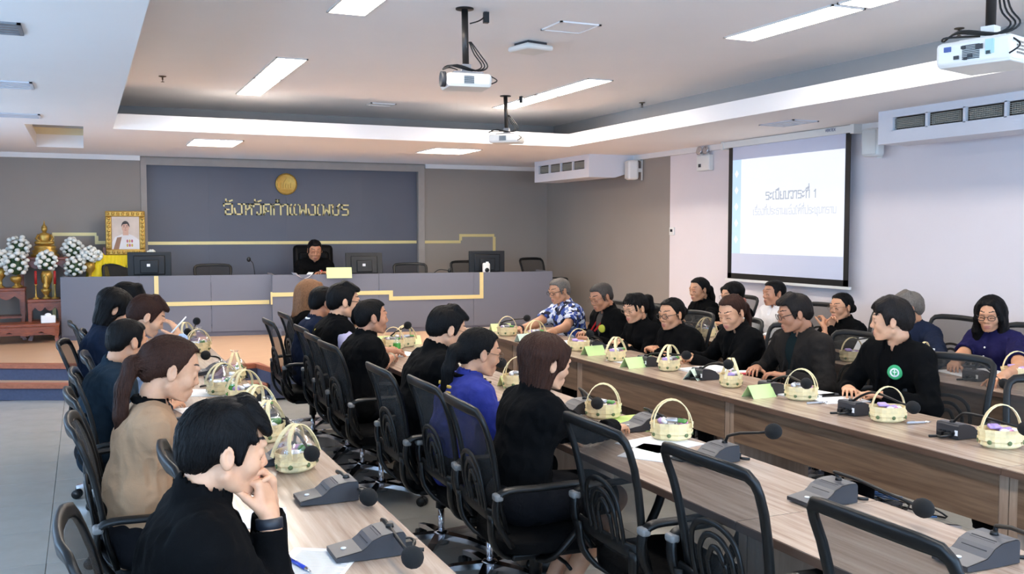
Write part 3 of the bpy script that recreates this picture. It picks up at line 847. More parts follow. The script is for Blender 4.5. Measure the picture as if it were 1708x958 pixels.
# ------------------------------------------------------------------ altar
M_red = wood('red brown altar wood', (104, 46, 22), (156, 80, 42), (3, 14, 14), .3, 4.0)
M_flow = mat('white petals', (236, 234, 224), .8, var=.05, nscale=40)
M_leaf = mat('dark leaves', (52, 78, 44), .6, var=.3, nscale=30)
def altar_table(lab, x0, x1, y0, y1, z1, z0=PLAT, gold=False):
    t = thing('altar_table', lab, 'altar table', ((x0 + x1) / 2, (y0 + y1) / 2, z0), 0, 'stepped altar tables')
    w, d, h = x1 - x0, y1 - y0, z1 - z0
    MB().box((0, 0, h - .02), (w, d, .04), None, .008).build('table_top', M_red, t)
    ap = []
    for i in range(13):
        s = i / 12; ap.append((-w / 2 + .03 + (w - .06) * s, h - .10 - .05 * abs(math.cos(s * PI * 3)) * (1 if 0 < i < 12 else 1.3)))
    MB().prism(ap + [(w / 2 - .03, h - .04), (-w / 2 + .03, h - .04)], 'y', -d / 2 + .012, -d / 2 + .03).build('apron', M_red, t)
    MB().lohi((-w / 2 + .04, -d / 2 + .03, h * .42), (w / 2 - .04, d / 2 - .02, h * .42 + .025)).build('shelf', M_red, t)
    for sx in (-1, 1):
        for sy in (-1, 1):
            l = MB(); x = sx * (w / 2 - .03); y = sy * (d / 2 - .03)
            l.strap([(x, y, h - .04), (x + sx * .004, y, h * .5), (x - sx * .01, y, .06), (x + sx * .012, y, 0)], (0, 1, 0), [.05, .04, .036, .05], [.05, .04, .036, .05]); l.build('leg', M_red, t)
    if gold: MB().lohi((-w * .28, -d / 2 - .006, h * .0 + .02), (-w * .28 + .05, -d / 2 + .0, h * .7)).build('gold_band', M_gold, t)
    return t
altar_table('tall dark red altar table carrying the golden seated statue', -.78, -.20, 13.78, 14.12, 1.36)
altar_table('dark red altar table with a white bouquet at the picture edge', -1.30, -.69, 13.50, 13.86, .985)
altar_table('middle dark red altar table with red candles, below the golden statue', -.665, -.27, 13.36, 13.70, .845)
altar_table('low wide dark red altar table carrying a white box', -1.40, -.30, 12.98, 13.33, .575, gold=True)
altar_table('dark red altar table behind the desk, carrying two white bouquets', -.14, .42, 13.62, 13.95, 1.04)

def statue():
    p = ony(75, 425, 13.95)
    t = thing('seated_statue', 'golden seated statue on a tiered pedestal at the top of the altar', 'statue', (p[0], 13.94, 1.36))
    MB().lathe([(.17, 0), (.17, .03), (.14, .05), (.155, .08), (.12, .10), (.135, .13), (.11, .15), (.001, .15)], n=20, sy=.7).build('pedestal', M_goldd, t)
    b = MB()
    b.ball((0, 0, .18), (.115, .07, .035), 16, 8); b.ball((-.07, -.03, .185), (.05, .045, .03), 10, 6); b.ball((.07, -.03, .185), (.05, .045, .03), 10, 6)
    b.lathe([(.055, .17), (.06, .22), (.072, .27), (.06, .30), (.025, .315), (.022, .33)], n=14, sy=.7)
    b.ball((0, 0, .36), (.036, .036, .045), 12, 8)
    b.tube([(-.066, 0, .285), (-.095, -.01, .235), (-.05, -.06, .205)], [.02, .018, .014], 8); b.tube([(.066, 0, .285), (.095, -.01, .235), (.07, -.06, .2)], [.02, .018, .014], 8)
    b.build('figure', M_goldd, t)
    MB().lathe([(.036, .38), (.026, .40), (.012, .42), (.006, .45), (.001, .475)], n=10).build('crown', M_goldd, t)
statue()

def bouquet(lab, u, v, y, ztab, rr, pot=True):
    """u, v = centre of the blossoms"""
    c = ony(u, v, y)
    t = thing('bouquet', lab, 'bouquet', (c[0], y, ztab), random.uniform(0, 6), 'white altar bouquets')
    hz = c[2] - ztab
    base = max(.04, hz - rr * 1.05)
    MB().lathe([(.05, 0), (.045, .015), (.02, .03), (.02, base * .4), (.06, base * .6), (.07, base * .85), (.05, base), (.001, base)], n=14).build('vase', M_goldd, t)
    rnd = random.Random(int(u * 7 + v))
    lf = MB()
    for k in range(34):
        th = rnd.uniform(0, 2 * PI); ph = rnd.uniform(-.5, 1.3); r = rr * rnd.uniform(.7, 1.0)
        d = Vector((math.cos(th) * math.cos(ph), math.sin(th) * math.cos(ph), math.sin(ph))); s = d.orthogonal().normalized() * .016
        b0 = Vector((0, 0, hz - rr * .3)) + d * r * .55; tip = Vector((0, 0, hz)) + d * r
        m = (b0 + tip) / 2 + d * .01
        lf.add([b0, m + s, tip, m - s], [(0, 1, 2, 3)])
    lf.ball((0, 0, hz - rr * .1), (rr * .72, rr * .72, rr * .85), 12, 8)
    lf.build('leaves', M_leaf, t)['kind'] = 'stuff'
    for k in range(30):
        th = k * 2.4; s = (k + .5) / 30; ph = math.asin(1.75 * s - .75 if s > .0 else -.7); r = rr * rnd.uniform(.85, 1.05)
        d = Vector((math.cos(th) * math.cos(ph), math.sin(th) * math.cos(ph), math.sin(ph) * 1.2))
        fm = MB(); q = rnd.uniform(.027, .038)
        fm.ball(Vector((0, 0, hz)) + d * r, (q, q, q * .8), 7, 5); fm.build('blossom', M_flow, t)
bouquet('tall white bouquet at the left of the altar, upper one', 30, 414, 13.78, .985, .125)
bouquet('full white bouquet in a golden vase, lower left of the altar', 26, 442, 13.58, .985, .135)
bouquet('white bouquet cut by the left picture edge beside the altar', 0, 433, 13.66, .985, .10)
bouquet('white bouquet directly below the golden statue', 77, 436, 13.56, .845, .115)
bouquet('tall white bouquet right of the golden statue, upper one', 121, 416, 13.86, 1.04, .12)
bouquet('full white bouquet in a wide vase right of the candles', 125, 446, 13.70, 1.04, .12)
bouquet('smaller white bouquet beside the yellow draped portrait', 149, 426, 13.74, 1.04, .09)
def candle(u, v0, v1, lab):
    y = 13.46; a = ony(u, v1, y); b = ony(u, v0, y)
    t = thing('altar_candle', lab, 'candle', (a[0], y, .845), 0, 'red altar candles')
    h = b[2] - .845
    MB().lathe([(.045, 0), (.04, .012), (.01, .03), (.016, .05), (.008, .07), (.008, h * .45), (.024, h * .5), (.001, h * .5)], n=12).build('candlestick', M_goldd, t)
    MB().lathe([(.016, h * .5), (.015, h * .95), (.001, h * .96)], n=10).build('wax', mat('red wax', (170, 30, 24), .4), t)
    MB().tube([(0, 0, h * .95), (0, 0, h)], .003, 5).build('wick', M_dark, t)
candle(60, 450, 487, 'red altar candle on a golden stick, left of the incense pot'); candle(92, 450, 487, 'red altar candle on a golden stick, right of the incense pot')
def altar_small():
    a = ony(77, 487, 13.46)
    t = thing('incense_pot', 'golden incense pot on a stem between the two red candles', 'incense pot', (a[0], 13.47, .845))
    MB().lathe([(.05, 0), (.045, .015), (.02, .03), (.03, .06), (.055, .09), (.06, .12), (.05, .125), (.001, .12)], n=16).build('bowl', M_goldd, t)
    MB().lathe([(.03, .12), (.045, .16), (.02, .2), (.03, .26), (.008, .30), (.001, .31)], n=12).build('lid', M_goldd, t)
    a = ony(80, 516, 13.1)
    t = thing('tissue_box', 'white box lying on the lowest altar table', 'box', (a[0], 13.06, .575), R(5))
    MB().box((0, 0, .045), (.16, .1, .09), None, .006).build('carton', M_paper, t); MB().ball((0, 0, .09), (.04, .012, .03), 8, 6).build('tissue', M_paper, t)
altar_small()

def portrait():
    Y = 13.86
    a = ony(175, 352, Y); b = ony(243, 425, Y); w = b[0] - a[0]; h = a[2] - b[2]; xc = (a[0] + b[0]) / 2; zc = (a[2] + b[2]) / 2
    t = thing('framed_portrait', 'gilt framed portrait of a person in white uniform on a draped stand', 'portrait', (xc, Y, zc - h / 2), R(2))
    fw = .075
    for (c, s, ax) in (((0, 0, fw / 2), (w, .05, fw), 0), ((0, 0, h - fw / 2), (w, .05, fw), 0), ((-w / 2 + fw / 2, 0, h / 2), (fw, .05, h - 2 * fw), 1), ((w / 2 - fw / 2, 0, h / 2), (fw, .05, h - 2 * fw), 1)):
        m = MB().box(c, s, None, .012)
        n = 8
        for k in range(n):
            q = (k + .5) / n - .5
            m.ball((c[0] + (q * s[0] if ax == 0 else 0), -.028, c[2] + (q * s[2] if ax else 0)), (.022, .012, .022), 8, 5)
        m.build('frame_rail', M_goldd, t)
    MB().lohi((-w / 2 + fw, -.012, fw), (w / 2 - fw, .01, h - fw)).build('backdrop', mat('portrait backdrop', (206, 190, 176), .5, var=.15, nscale=6), t)
    sx = (w - 2 * fw) / 2; H = h - 2 * fw
    def disc(name, pts, m, d): MB().prism(pts, 'y', -.0125 - d, -.011).build(name, m, t)
    def ell(cx, cz, rx, rz, n=18): return [(cx + rx * math.cos(2 * PI * k / n), cz + rz * math.sin(2 * PI * k / n)) for k in range(n)]
    z0 = fw
    disc('painted_uniform', [(-sx, z0), (sx, z0), (sx, z0 + H * .28), (sx * .55, z0 + H * .42), (sx * .2, z0 + H * .47), (-.2 * sx, z0 + H * .47), (-.75 * sx, z0 + H * .38), (-sx, z0 + H * .2)], mat('painted white cloth', (222, 216, 214), .5), .001)
    disc('painted_sash', [(-sx * .9, z0), (-sx * .5, z0), (-.28 * sx, z0 + H * .38), (-.62 * sx, z0 + H * .36)], mat('painted brown braid', (150, 110, 84), .5), .0014)
    disc('painted_neck', [(-.2 * sx, z0 + H * .43), (.22 * sx, z0 + H * .43), (.2 * sx, z0 + H * .6), (-.18 * sx, z0 + H * .6)], mat('painted skin', (206, 164, 142), .5), .0014)
    disc('painted_face', ell(.0, z0 + H * .67, sx * .27, H * .155), mat('painted skin', (206, 164, 142), .5), .0018)
    disc('painted_hair', [(sx * .30 * math.cos(R(k)), z0 + H * .70 + H * .17 * math.sin(R(k))) for k in range(-10, 200, 15)] + [(-.2 * sx, z0 + H * .76), (.12 * sx, z0 + H * .78)], mat('painted hair', (48, 40, 38), .5), .0022)
    for q in (-1, 1):
        disc('painted_eye', ell(q * sx * .11, z0 + H * .69, sx * .045, H * .010, 10), mat('painted hair', (48, 40, 38), .5), .0022); disc('painted_brow', ell(q * sx * .11, z0 + H * .725, sx * .07, H * .008, 10), mat('painted hair', (48, 40, 38), .5), .0022)
    disc('painted_nose', [(-.02 * sx, z0 + H * .69), (.03 * sx, z0 + H * .69), (.05 * sx, z0 + H * .625), (-.04 * sx, z0 + H * .625)], mat('painted shade', (184, 138, 116), .5), .0021); disc('painted_mouth', ell(0, z0 + H * .588, sx * .09, H * .010, 10), mat('painted lips', (170, 106, 96), .5), .0022)
    for k in range(6): disc('painted_medal', ell(sx * (.12 + .17 * (k % 3)), z0 + H * (.12 + .13 * (k // 3)), sx * .07, H * .05, 10), mat('painted medal red', (186, 90, 104), .5) if k % 2 else M_goldd, .002)
    # stand with yellow drape
    s = thing('draped_stand', 'portrait stand covered in gathered bright yellow cloth', 'stand', (xc - .02, Y - .02, PLAT), 0)
    hz = zc - h / 2 - PLAT
    MB().lohi((-.26, .03, 0), (-.22, .09, hz + .1)).build('leg', M_red, s); MB().lohi((.22, .03, 0), (.26, .09, hz + .1)).build('leg', M_red, s)
    MB().lohi((-.34, -.03, hz - .03), (.34, .08, hz)).build('ledge', M_red, s)
    V = []; F_ = []; nu, nv = 48, 10
    for i in range(nu + 1):
        x = -.36 + .72 * i / nu
        for j in range(nv + 1):
            q = j / nv; z = hz - .0 - q * .16 - (.05 * math.sin(x * 9) * q)
            V.append((x, -.055 - .03 * q - .018 * math.sin(i * 1.9 + q * 1.4) * (.3 + q), z))
    for i in range(nu):
        for j in range(nv): F_.append((i * (nv + 1) + j, (i + 1) * (nv + 1) + j, (i + 1) * (nv + 1) + j + 1, i * (nv + 1) + j + 1))
    my = fabric('yellow satin', (238, 208, 40), .45, .06, .2)
    MB().add(V, F_, True).build('swag', my, s)
    for sxx in (-1, 1):
        V = []; F_ = []; nu = 28; nv = 12
        for j in range(nv + 1):
            q = j / nv; z = hz + .02 - q * (hz - .15); rad = .07 + .05 * math.sin(q * PI) * (1 if q < .5 else .7) + .06 * q
            for i in range(nu): 
                a2 = 2 * PI * i / nu; rr = rad * (1 + .16 * math.sin(a2 * 7 + q * 2)); V.append((sxx * .33 + rr * math.cos(a2), -.02 + rr * .6 * math.sin(a2), z))
        for j in range(nv):
            for i in range(nu): F_.append((j * nu + i, j * nu + (i + 1) % nu, (j + 1) * nu + (i + 1) % nu, (j + 1) * nu + i))
        MB().add(V, F_, True).build('drape', my, s)
        k = MB()
        for q in range(14):
            a2 = q * 2.4; k.ball((sxx * .33 + .045 * math.cos(a2), -.12 + .02 * math.sin(q), hz + .0 + .05 * math.sin(a2)), .026, 7, 5)
        k.build('rosette', M_flow, s)
portrait()
# ------------------------------------------------------------------ meeting tables
M_top = wood('table top wood', (164, 140, 122), (196, 176, 158), (11, .55, 8), .26, 3.2, .02, c2=(140, 114, 96))
M_pan = wood('table panel wood', (108, 84, 65), (138, 112, 90), (8, .5, 13), .42, 3.2, .03, c2=(80, 58, 44))
M_edge = wood('table edge', (84, 62, 50), (104, 78, 62), (6, 1, 10), .4)
M_post = wood('table leg panel', (146, 122, 104), (172, 148, 128), (8, 8, .8), .42)
TT = .75
def table_unit(lab, x0, x1, y0, y1, panel_side, group):
    """panel_side +1: modesty panel near x1; -1: near x0"""
    t = thing('meeting_table', lab, 'table', ((x0 + x1) / 2, (y0 + y1) / 2, 0), 0, group)
    w, d = x1 - x0, y1 - y0
    MB().box((0, 0, TT - .0165), (w - .002, d - .003, .027)).build('edge_board', M_edge, t)
    MB().box((0, 0, TT - .0015), (w - .006, d - .006, .003)).build('table_top', M_top, t)
    px = panel_side * (w / 2 - .055)
    MB().box((px, 0, (TT - .03 + .49) / 2), (.022, d - .09, TT - .03 - .49)).build('modesty_panel', M_pan, t)
    for s in (-1, 1):
        MB().lohi((-w / 2 + .05, s * (d / 2 - .024) - .021, 0.012), (w / 2 - .028, s * (d / 2 - .024) + .021, TT - .03)).build('side_panel', M_post, t)
        for q in (-1, 1): MB().lathe([(.001, 0), (.02, 0), (.02, .012), (.001, .012)], (q * w * .32, s * (d / 2 - .024), 0), 8).build('foot', M_blk, t)
ordn = ['nearest', 'second nearest', 'third', 'fourth', 'furthest', 'end']
def row(nm, desc, x0, x1, ys, side):
    for k, (a, b) in enumerate(zip(ys, ys[1:])):
        table_unit('meeting table of the %s, %s' % (desc, ordn[k] if k < len(ys) - 2 else 'next to the platform'), x0, x1, a, b, side, 'tables of the ' + desc)
row('A', 'aisle row, left', .31, .925, [.95, 2.80, 4.65, 6.50, 8.36], 1)
row('B', 'middle row beside the bob haired woman', 1.925, 2.535, [.70, 2.55, 4.40, 6.25, 8.25], 1)
row('C', 'row of the man in batik shirt', 3.34, 3.96, [.86, 2.706, 4.552, 6.40, 7.60, 8.80], -1)
row('D', 'wall side row by the screen', 4.905, 5.51, [3.05, 4.90, 6.75, 8.60], -1)

# ------------------------------------------------------------------ office chairs
M_net = net_mat('chair netting', (36, 34, 33), .35, 620.0)
M_seat = fabric('black seat cushion', (9, 9, 10), .75, .1, .2)
M_frame = mat('chair frame plastic', (8, 8, 8), .42, var=.08, spec=.38)
M_frameg = mat('chair arm cap', (120, 118, 116), .35, var=.05)
def make_chair():
    t = thing('office_chair', 'x', 'chair')
    bm = bmesh.new(); bmesh.ops.create_cube(bm, size=1)
    for v in bm.verts: v.co = Vector((v.co.x * .47, v.co.y * .49, v.co.z * .085))
    bmesh.ops.subdivide_edges(bm, edges=bm.edges[:], cuts=5, use_grid_fill=True)
    for v in bm.verts:
        x, y = v.co.x / .235, v.co.y / .245
        r = max(abs(x), abs(y)); q = (abs(x) ** 5 + abs(y) ** 5) ** .2
        if q > 1: v.co.x /= q ** .9; v.co.y /= q ** .9
        e = max(0, r - .6) / .4
        v.co.z *= 1 - .45 * e * e
        if v.co.x > .1: v.co.z -= .03 * ((v.co.x - .1) / .13) ** 2
        v.co.z += .012 * (y * y) - .006
    me = bpy.data.meshes.new('seat'); bm.to_mesh(me); bm.free(); me.materials.append(M_seat); me.polygons.foreach_set('use_smooth', np.ones(len(me.polygons), bool))
    o = bpy.data.objects.new('seat', me); COL.objects.link(o); o.parent = t; o.location = (.02, 0, .435)
    MB().box((.0, 0, .385), (.34, .34, .03), None, .01).build('seat_pan', M_frame, t)
    prof = [(-.205, .50), (-.235, .60), (-.252, .72), (-.275, .85), (-.315, .96), (-.335, 1.0)]
    def bx(z):
        for (x0, z0), (x1, z1) in zip(prof, prof[1:]):
            if z <= z1: return x0 + (x1 - x0) * (z - z0) / (z1 - z0)
        return prof[-1][0]
    def hw(z): return .195 + .035 * min(1, max(0, (z - .5) / .45))
    loop = []
    zs = [.50, .58, .68, .78, .88, .96]
    loop += [(bx(z) - .012 * 0, -hw(z), z) for z in zs]
    for k in range(1, 8):
        y = -hw(.98) + 2 * hw(.98) * k / 8; loop.append((bx(1.0) - .02 * (1 - (y / .23) ** 2), y, 1.0 - .012 * (abs(y) / .23) ** 3))
    loop += [(bx(z), hw(z), z) for z in reversed(zs)]
    side = []
    for p in loop: side.append((0, -1 if p[1] < -.15 and p[2] < .97 else (1 if p[1] > .15 and p[2] < .97 else 0), 0 if abs(p[1]) > .15 and p[2] < .97 else 1))
    mb = MB(); outline = [(bx(z), -hw(z), z) for z in (.50, .60, .70, .80, .88, .94)]
    outline += [(bx(.972), -hw(.98) + .006, .972), (bx(.993), -hw(.98) + .028, .993)]
    for k in range(1, 8):
        y = -hw(.98) + 2 * hw(.98) * (.06 + .88 * k / 8); outline.append((bx(1.0) - .022 * (1 - (y / .23) ** 2), y, 1.004 - .008 * (abs(y) / .23) ** 2))
    outline += [(p[0], -p[1], p[2]) for p in reversed(outline[:8])]
    sd = [(1, 0, .15)] * len(outline)
    mb.bar(outline, sd, [.022] * len(outline), [.034] * 6 + [.036, .04] + [.044] * 7 + [.04, .036] + [.034] * 6, 10)
    mb.build('backrest_frame', M_frame, t)
    V = []; F_ = []; nz, ny = 10, 8
    for i in range(nz + 1):
        z = .50 + .49 * i / nz
        for j in range(ny + 1):
            y = -hw(z) + 2 * hw(z) * j / ny; V.append((bx(z) - .018 * (1 - (y / hw(z)) ** 2) + .004, y, z))
    for i in range(nz):
        for j in range(ny): F_.append((i * (ny + 1) + j, i * (ny + 1) + j + 1, (i + 1) * (ny + 1) + j + 1, (i + 1) * (ny + 1) + j))
    MB().add(V, F_, True).build('backrest_net', M_net, t)
    lb = MB()
    def q(y, z): return (bx(z) - .035, y, z)
    for w_, h_ in ((.125, .79), (.085, .75), (.045, .71)):
        pp = curve_pts([q(-w_ * .95, .56), q(-w_, .66), q(-w_ * .85, h_ - .04), q(-w_ * .35, h_), q(w_ * .35, h_), q(w_ * .85, h_ - .04), q(w_, .66), q(w_ * .95, .56)], 3); lb.bar(pp, [(1, 0, 0)] * len(pp), .012, .02, 8)
    lb.bar([q(-.215, .58), q(-.1, .565), q(.1, .565), q(.215, .58)], [(0, 0, 1)] * 4, .05, .016)
    lb.build('lumbar_support', M_frame, t)
    for s in (-1, 1): MB().bar(curve_pts([(-.05, s * .10, .372), (-.19, s * .14, .39), (-.262, s * .19, .47), (-.275, s * .205, .58)], 3), [(0, 1, 0)] * 10, .05, .022).build('back_bracket', M_frame, t)
    for s in (-1, 1):
        path = curve_pts([(-.20, s * .235, .46), (-.262, s * .245, .56), (-.268, s * .255, .655), (-.225, s * .262, .69), (-.10, s * .27, .692), (.06, s * .272, .696), (.135, s * .27, .685), (.14, s * .265, .62), (.08, s * .255, .51), (-.02, s * .235, .40), (-.06, s * .18, .378)], 3)
        a = MB().bar(path, [(0, 1, 0)] * len(path), .046, .024).build('armrest', M_frame, t)
        MB().box((-.265, s * .256, .668), (.036, .05, .03), None, .01).build('arm_cap', M_frameg, a)
    MB().tube([(0, 0, .37), (0, 0, .25)], .028, 12).build('gas_lift', M_frame, t)
    MB().tube([(0, 0, .26), (0, 0, .08)], .017, 10).build('piston', M_chrome, t)
    MB().tube([(.02, -.05, .37), (.04, -.22, .36), (.04, -.27, .35)], .008, 6).build('lever', M_frame, t)
    MB().lathe([(.001, .06), (.042, .06), (.045, .115), (.03, .13), (.001, .13)], n=14).build('hub', M_chrome, t)
    for k in range(5):
        a = 2 * PI * k / 5 + .35; c, s = math.cos(a), math.sin(a)
        sp = MB().strap([(.03 * c, .03 * s, .105), (.17 * c, .17 * s, .098), (.30 * c, .30 * s, .074)], [(-s, c, 0)] * 3, [.05, .042, .03], [.03, .026, .022]).build('base_spoke', M_chrome, t)
        cs = MB(); 
        for w_ in (-1, 1): cs.tube([(.30 * c - s * w_ * .006, .30 * s + c * w_ * .006, .028), (.30 * c - s * w_ * .026, .30 * s + c * w_ * .026, .028)], .028, 12)
        cs.tube([(.30 * c, .30 * s, .03), (.30 * c, .30 * s, .075)], .009, 6); cs.build('caster', M_blk, sp)
    return t
CH0 = make_chair(); CHT = None
_used = [False]
def chair(x, y, rz, lab, z=0.0, group='netted black office chairs'):
    global CHT
    if CHT is None: CHT = tree_of(CH0)
    if not _used[0]:
        _used[0] = True; o = CH0; o['label'] = lab; o['group'] = group
    else: o = dup(CH0, CHT, (0, 0, 0), 0, lab, group)
    o.location = (x, y, z); o.rotation_euler = (0, 0, R(rz)); return o

def leather_chair(x, y, z, rz, lab, s=1.0, htop=1.12):
    t = thing('leather_armchair', lab, 'chair', (x, y, z), R(rz))
    M = fabric('black leather', (13, 13, 14), .4, .1, .0, 200)
    MB().box((0, 0, .44), (.52, .54, .12), None, .05).build('seat', M, t)
    V = []; n = 12
    b = MB().box((-.27, 0, .60 + (htop - .6) / 2), (.12, .56 * s, htop - .5), Matrix.Rotation(R(-8), 3, 'Y'), .055)
    b.box((-.25, 0, htop - .13), (.13, .44 * s, .18), Matrix.Rotation(R(-8), 3, 'Y'), .05); b.build('backrest', M, t)
    for q in (-1, 1):
        a = MB().strap([(-.22, q * .28, .48), (-.2, q * .29, .66), (.1, q * .29, .68), (.2, q * .29, .62), (.15, q * .28, .44)], [(0, 1, 0)] * 5, .06, .03); a.build('armrest', M_frame, t)
    MB().tube([(0, 0, .40), (0, 0, .1)], .03, 10).build('gas_lift', M_frame, t)
    for k in range(5):
        a = 2 * PI * k / 5; MB().strap([(.03 * math.cos(a), .03 * math.sin(a), .1), (.3 * math.cos(a), .3 * math.sin(a), .05)], [(-math.sin(a), math.cos(a), 0)] * 2, .05, .03).build('base_spoke', M_chrome, t)
        MB().ball((.3 * math.cos(a), .3 * math.sin(a), .028), .028, 8, 6).build('caster', M_blk, t)
    return t

# ------------------------------------------------------------------ table microphones
M_mic = mat('microphone base grey', (88, 87, 90), .42, var=.04)
M_mics = mat('microphone side charcoal', (46, 46, 50), .5, var=.04)
M_foam = mat('black foam', (14, 14, 15), .95, var=.2, nscale=60, bump=.5, bscale=900)
def make_mic():
    t = thing('table_microphone', 'x', 'microphone')
    prof = [(-.105, .006), (-.105, .018), (-.03, .030), (-.015, .040), (.0, .054), (.03, .066), (.06, .070), (.095, .070), (.10, .062), (.10, .004), (-.02, .002)]
    MB().prism(prof, 'y', -.062, .062).build('base', M_mics, t)
    tp = prof[1:8]; V = []; 
    for (x, z) in tp: V += [(x, -.06, z + .0015), (x, .06, z + .0015)]
    MB().add(V, [(2 * i, 2 * i + 1, 2 * i + 3, 2 * i + 2) for i in range(len(tp) - 1)]).build('top_plate', M_mic, t)
    MB().lathe([(.001, .004), (.008, .003), (.009, 0)], (-.07, 0, .025), 10).build('button', M_wht, t)
    g = MB()
    for k in range(6): g.box((-.01 + k * .008, 0, .046 + k * .0042), (.0025, .085, .003), Matrix.Rotation(R(-35), 3, 'Y'))
    g.build('speaker_grille', M_mics, t)['kind'] = 'stuff'
    s = MB()
    for k in range(4): s.box((.10, -.04 + k * .026, .03), (.006, .014, .012))
    s.tube(curve_pts([(.10, .03, .02), (.14, .03, .018), (.15, .01, .012), (.13, -.03, .008), (.16, -.05, .006)], 4), .006, 6); s.box((.115, .02, .022), (.03, .025, .016)); s.box((.115, -.02, .022), (.03, .025, .016))
    s.build('cable_plug', M_blk, t)
    MB().box((.1008, .05, .032), (.002, .016, .024)).build('sticker', M_paper, t)
    MB().lathe([(.001, .012), (.010, .012), (.013, 0)], (.07, 0, .07), 12).build('neck_socket', M_blk, t)
    return t
MIC0 = make_mic(); MICT = None; _mu = [False]
def mic(bu, bv, tu, tv, hu, hv, rz, lab, L=.29, head=.034, prefer='near', bz=TT):
    global MICT
    P = onz(bu, bv, bz)
    if MICT is None: MICT = tree_of(MIC0)
    if not _mu[0]: _mu[0] = True; o = MIC0; o['label'] = lab; o['group'] = 'grey table microphones'
    else: o = dup(MIC0, MICT, (0, 0, 0), 0, lab, 'grey table microphones')
    o.location = tuple(map(float, P)); o.rotation_euler = (0, 0, R(rz))
    a = R(rz); c, s = math.cos(a), math.sin(a)
    S = P + np.array([c * .07, s * .07, .075])
    Tp = onx(tu, tv, S[0])
    d = _ray(hu, hv); d = d / np.linalg.norm(d); oc = _C - Tp; b = oc @ d; disc = b * b - (oc @ oc - L * L)
    if disc < 0: ks = [-b]
    else: ks = [-b - math.sqrt(disc), -b + math.sqrt(disc)]
    c2 = [_C + d * k for k in ks]
    ok = [q for q in c2 if q[2] > bz + .04] or [max(c2, key=lambda q: q[2])]
    Hd = ok[0] if prefer == 'near' else ok[-1]
    if Hd[2] < bz + head: Hd = Hd + d * 0; Hd[2] = bz + head
    def loc(p): q = p - P; return (c * q[0] + s * q[1], -s * q[0] + c * q[1], q[2])
    mid = Tp * .72 + Hd * .28
    pts = curve_pts([S - (0, 0, .01), S * .45 + Tp * .55 + (0, 0, .004), Tp, mid + (0, 0, .006)], 5) + [Tp * .3 + Hd * .7]
    e = Tp * .08 + Hd * .92; pts.append(e)
    MB().tube([loc(p) for p in pts], [.0065] * (len(pts) - 2) + [.0055, .0055], 7).build('gooseneck', M_frame, o)
    ax = (Vector(loc(Hd)) - Vector(loc(Tp))).normalized()
    M = ax.to_track_quat('Z', 'Y').to_matrix()
    MB().ball(loc(Hd), (head * .92, head * .92, head * 1.1), 14, 10, M).build('foam_head', M_foam, o)
mics = [
 (612, 924, 637, 868, 688, 930, 0, 'grey microphone nearest the viewer, beside the blue pen'),
 (545, 834, 562, 787, 615, 863, 0, 'grey microphone second from the viewer on the aisle row'),
 (462, 772, 494, 722, 520, 757, 0, 'microphone behind the cellophane basket beside the seated man in black, aisle row'),
 (432, 712, 454, 676, 473, 706, 0, 'microphone between two baskets in the middle of the aisle row'),
 (395, 668, 415, 644, 437, 666, 0, 'microphone behind the green labelled bottle, aisle row'),
 (370, 632, 380, 612, 405, 624, 0, 'microphone before the paper of the woman in beige, aisle row'),
 (352, 624, 366, 598, 343, 593, 0, 'microphone with its neck bent back towards the seats, aisle row'),
 (312, 579, 320, 561, 328, 536, 0, 'microphone with its neck straight up at the far end of the aisle row'),
 (300, 588, 306, 572, 313, 554, 0, 'microphone with an upright neck, second from the far end of the aisle row'),
 (1068, 716, 1075, 682, 1134, 708, 0, 'microphone beside the basket and the green sheet, middle row'),
 (955, 690, 966, 648, 996, 673, 0, 'microphone hidden behind the woman in bob hair, middle row'),
 (1185, 770, 1216, 727, 1290, 720, 0, 'microphone with a level neck on the empty stretch of the middle row'),
 (1372, 838, 1393, 788, 1540, 848, 0, 'microphone with the longest neck, drooping past the table edge, middle row'),
 (1628, 938, 1663, 878, 1760, 905, 0, 'microphone in the near right corner of the middle row'),
 (640, 578, 652, 560, 680, 543, 0, 'microphone in front of the man in black shirt, middle row'),
 (775, 640, 800, 620, 836, 606, 0, 'microphone before the woman in royal blue, middle row'),
 (1436, 690, 1455, 655, 1523, 680, 180, 'microphone beside the empty chair, row of the batik man'),
 (1606, 728, 1610, 690, 1712, 716, 180, 'microphone beside the last basket at the right edge, row of the batik man'),
 (1298, 656, 1312, 628, 1345, 640, 180, 'microphone before the man in charcoal jacket, row of the batik man'),
 (1091, 610, 1093, 590, 1145, 593, 180, 'microphone before the woman in round black glasses, row of the batik man'),
 (1184, 632, 1193, 606, 1215, 608, 180, 'microphone before the woman in black blazer, row of the batik man'),
 (1000, 582, 1004, 570, 984, 557, 180, 'microphone before the man with the red lanyard'),
 (846, 551, 850, 535, 879, 531, 180, 'microphone at the far end of the row, before the man in batik'),
 (1637, 634, 1637, 608, 1675, 641, 180, 'microphone before the woman in navy polo'),
 (1540, 612, 1545, 596, 1570, 603, 180, 'microphone under the hand of the woman in navy polo'),
 (1284, 590, 1297, 559, 1325, 556, 180, 'microphone before the man in white shirt, wall side row'),
 (1390, 600, 1380, 574, 1462, 562, 180, 'microphone with a long level neck behind the short haired person with green badge'),
 (1150, 552, 1150, 537, 1205, 546, 180, 'microphone before the ponytailed woman at the wall'),
]
for k, a in enumerate(mics):
    far = a[0] < 420 or (600 < a[0] < 660) or a[1] < 600
    mic(*a, L=.42 if a[0] == 1372 else .36 if a[0] == 1628 else .30 if not far else .32)

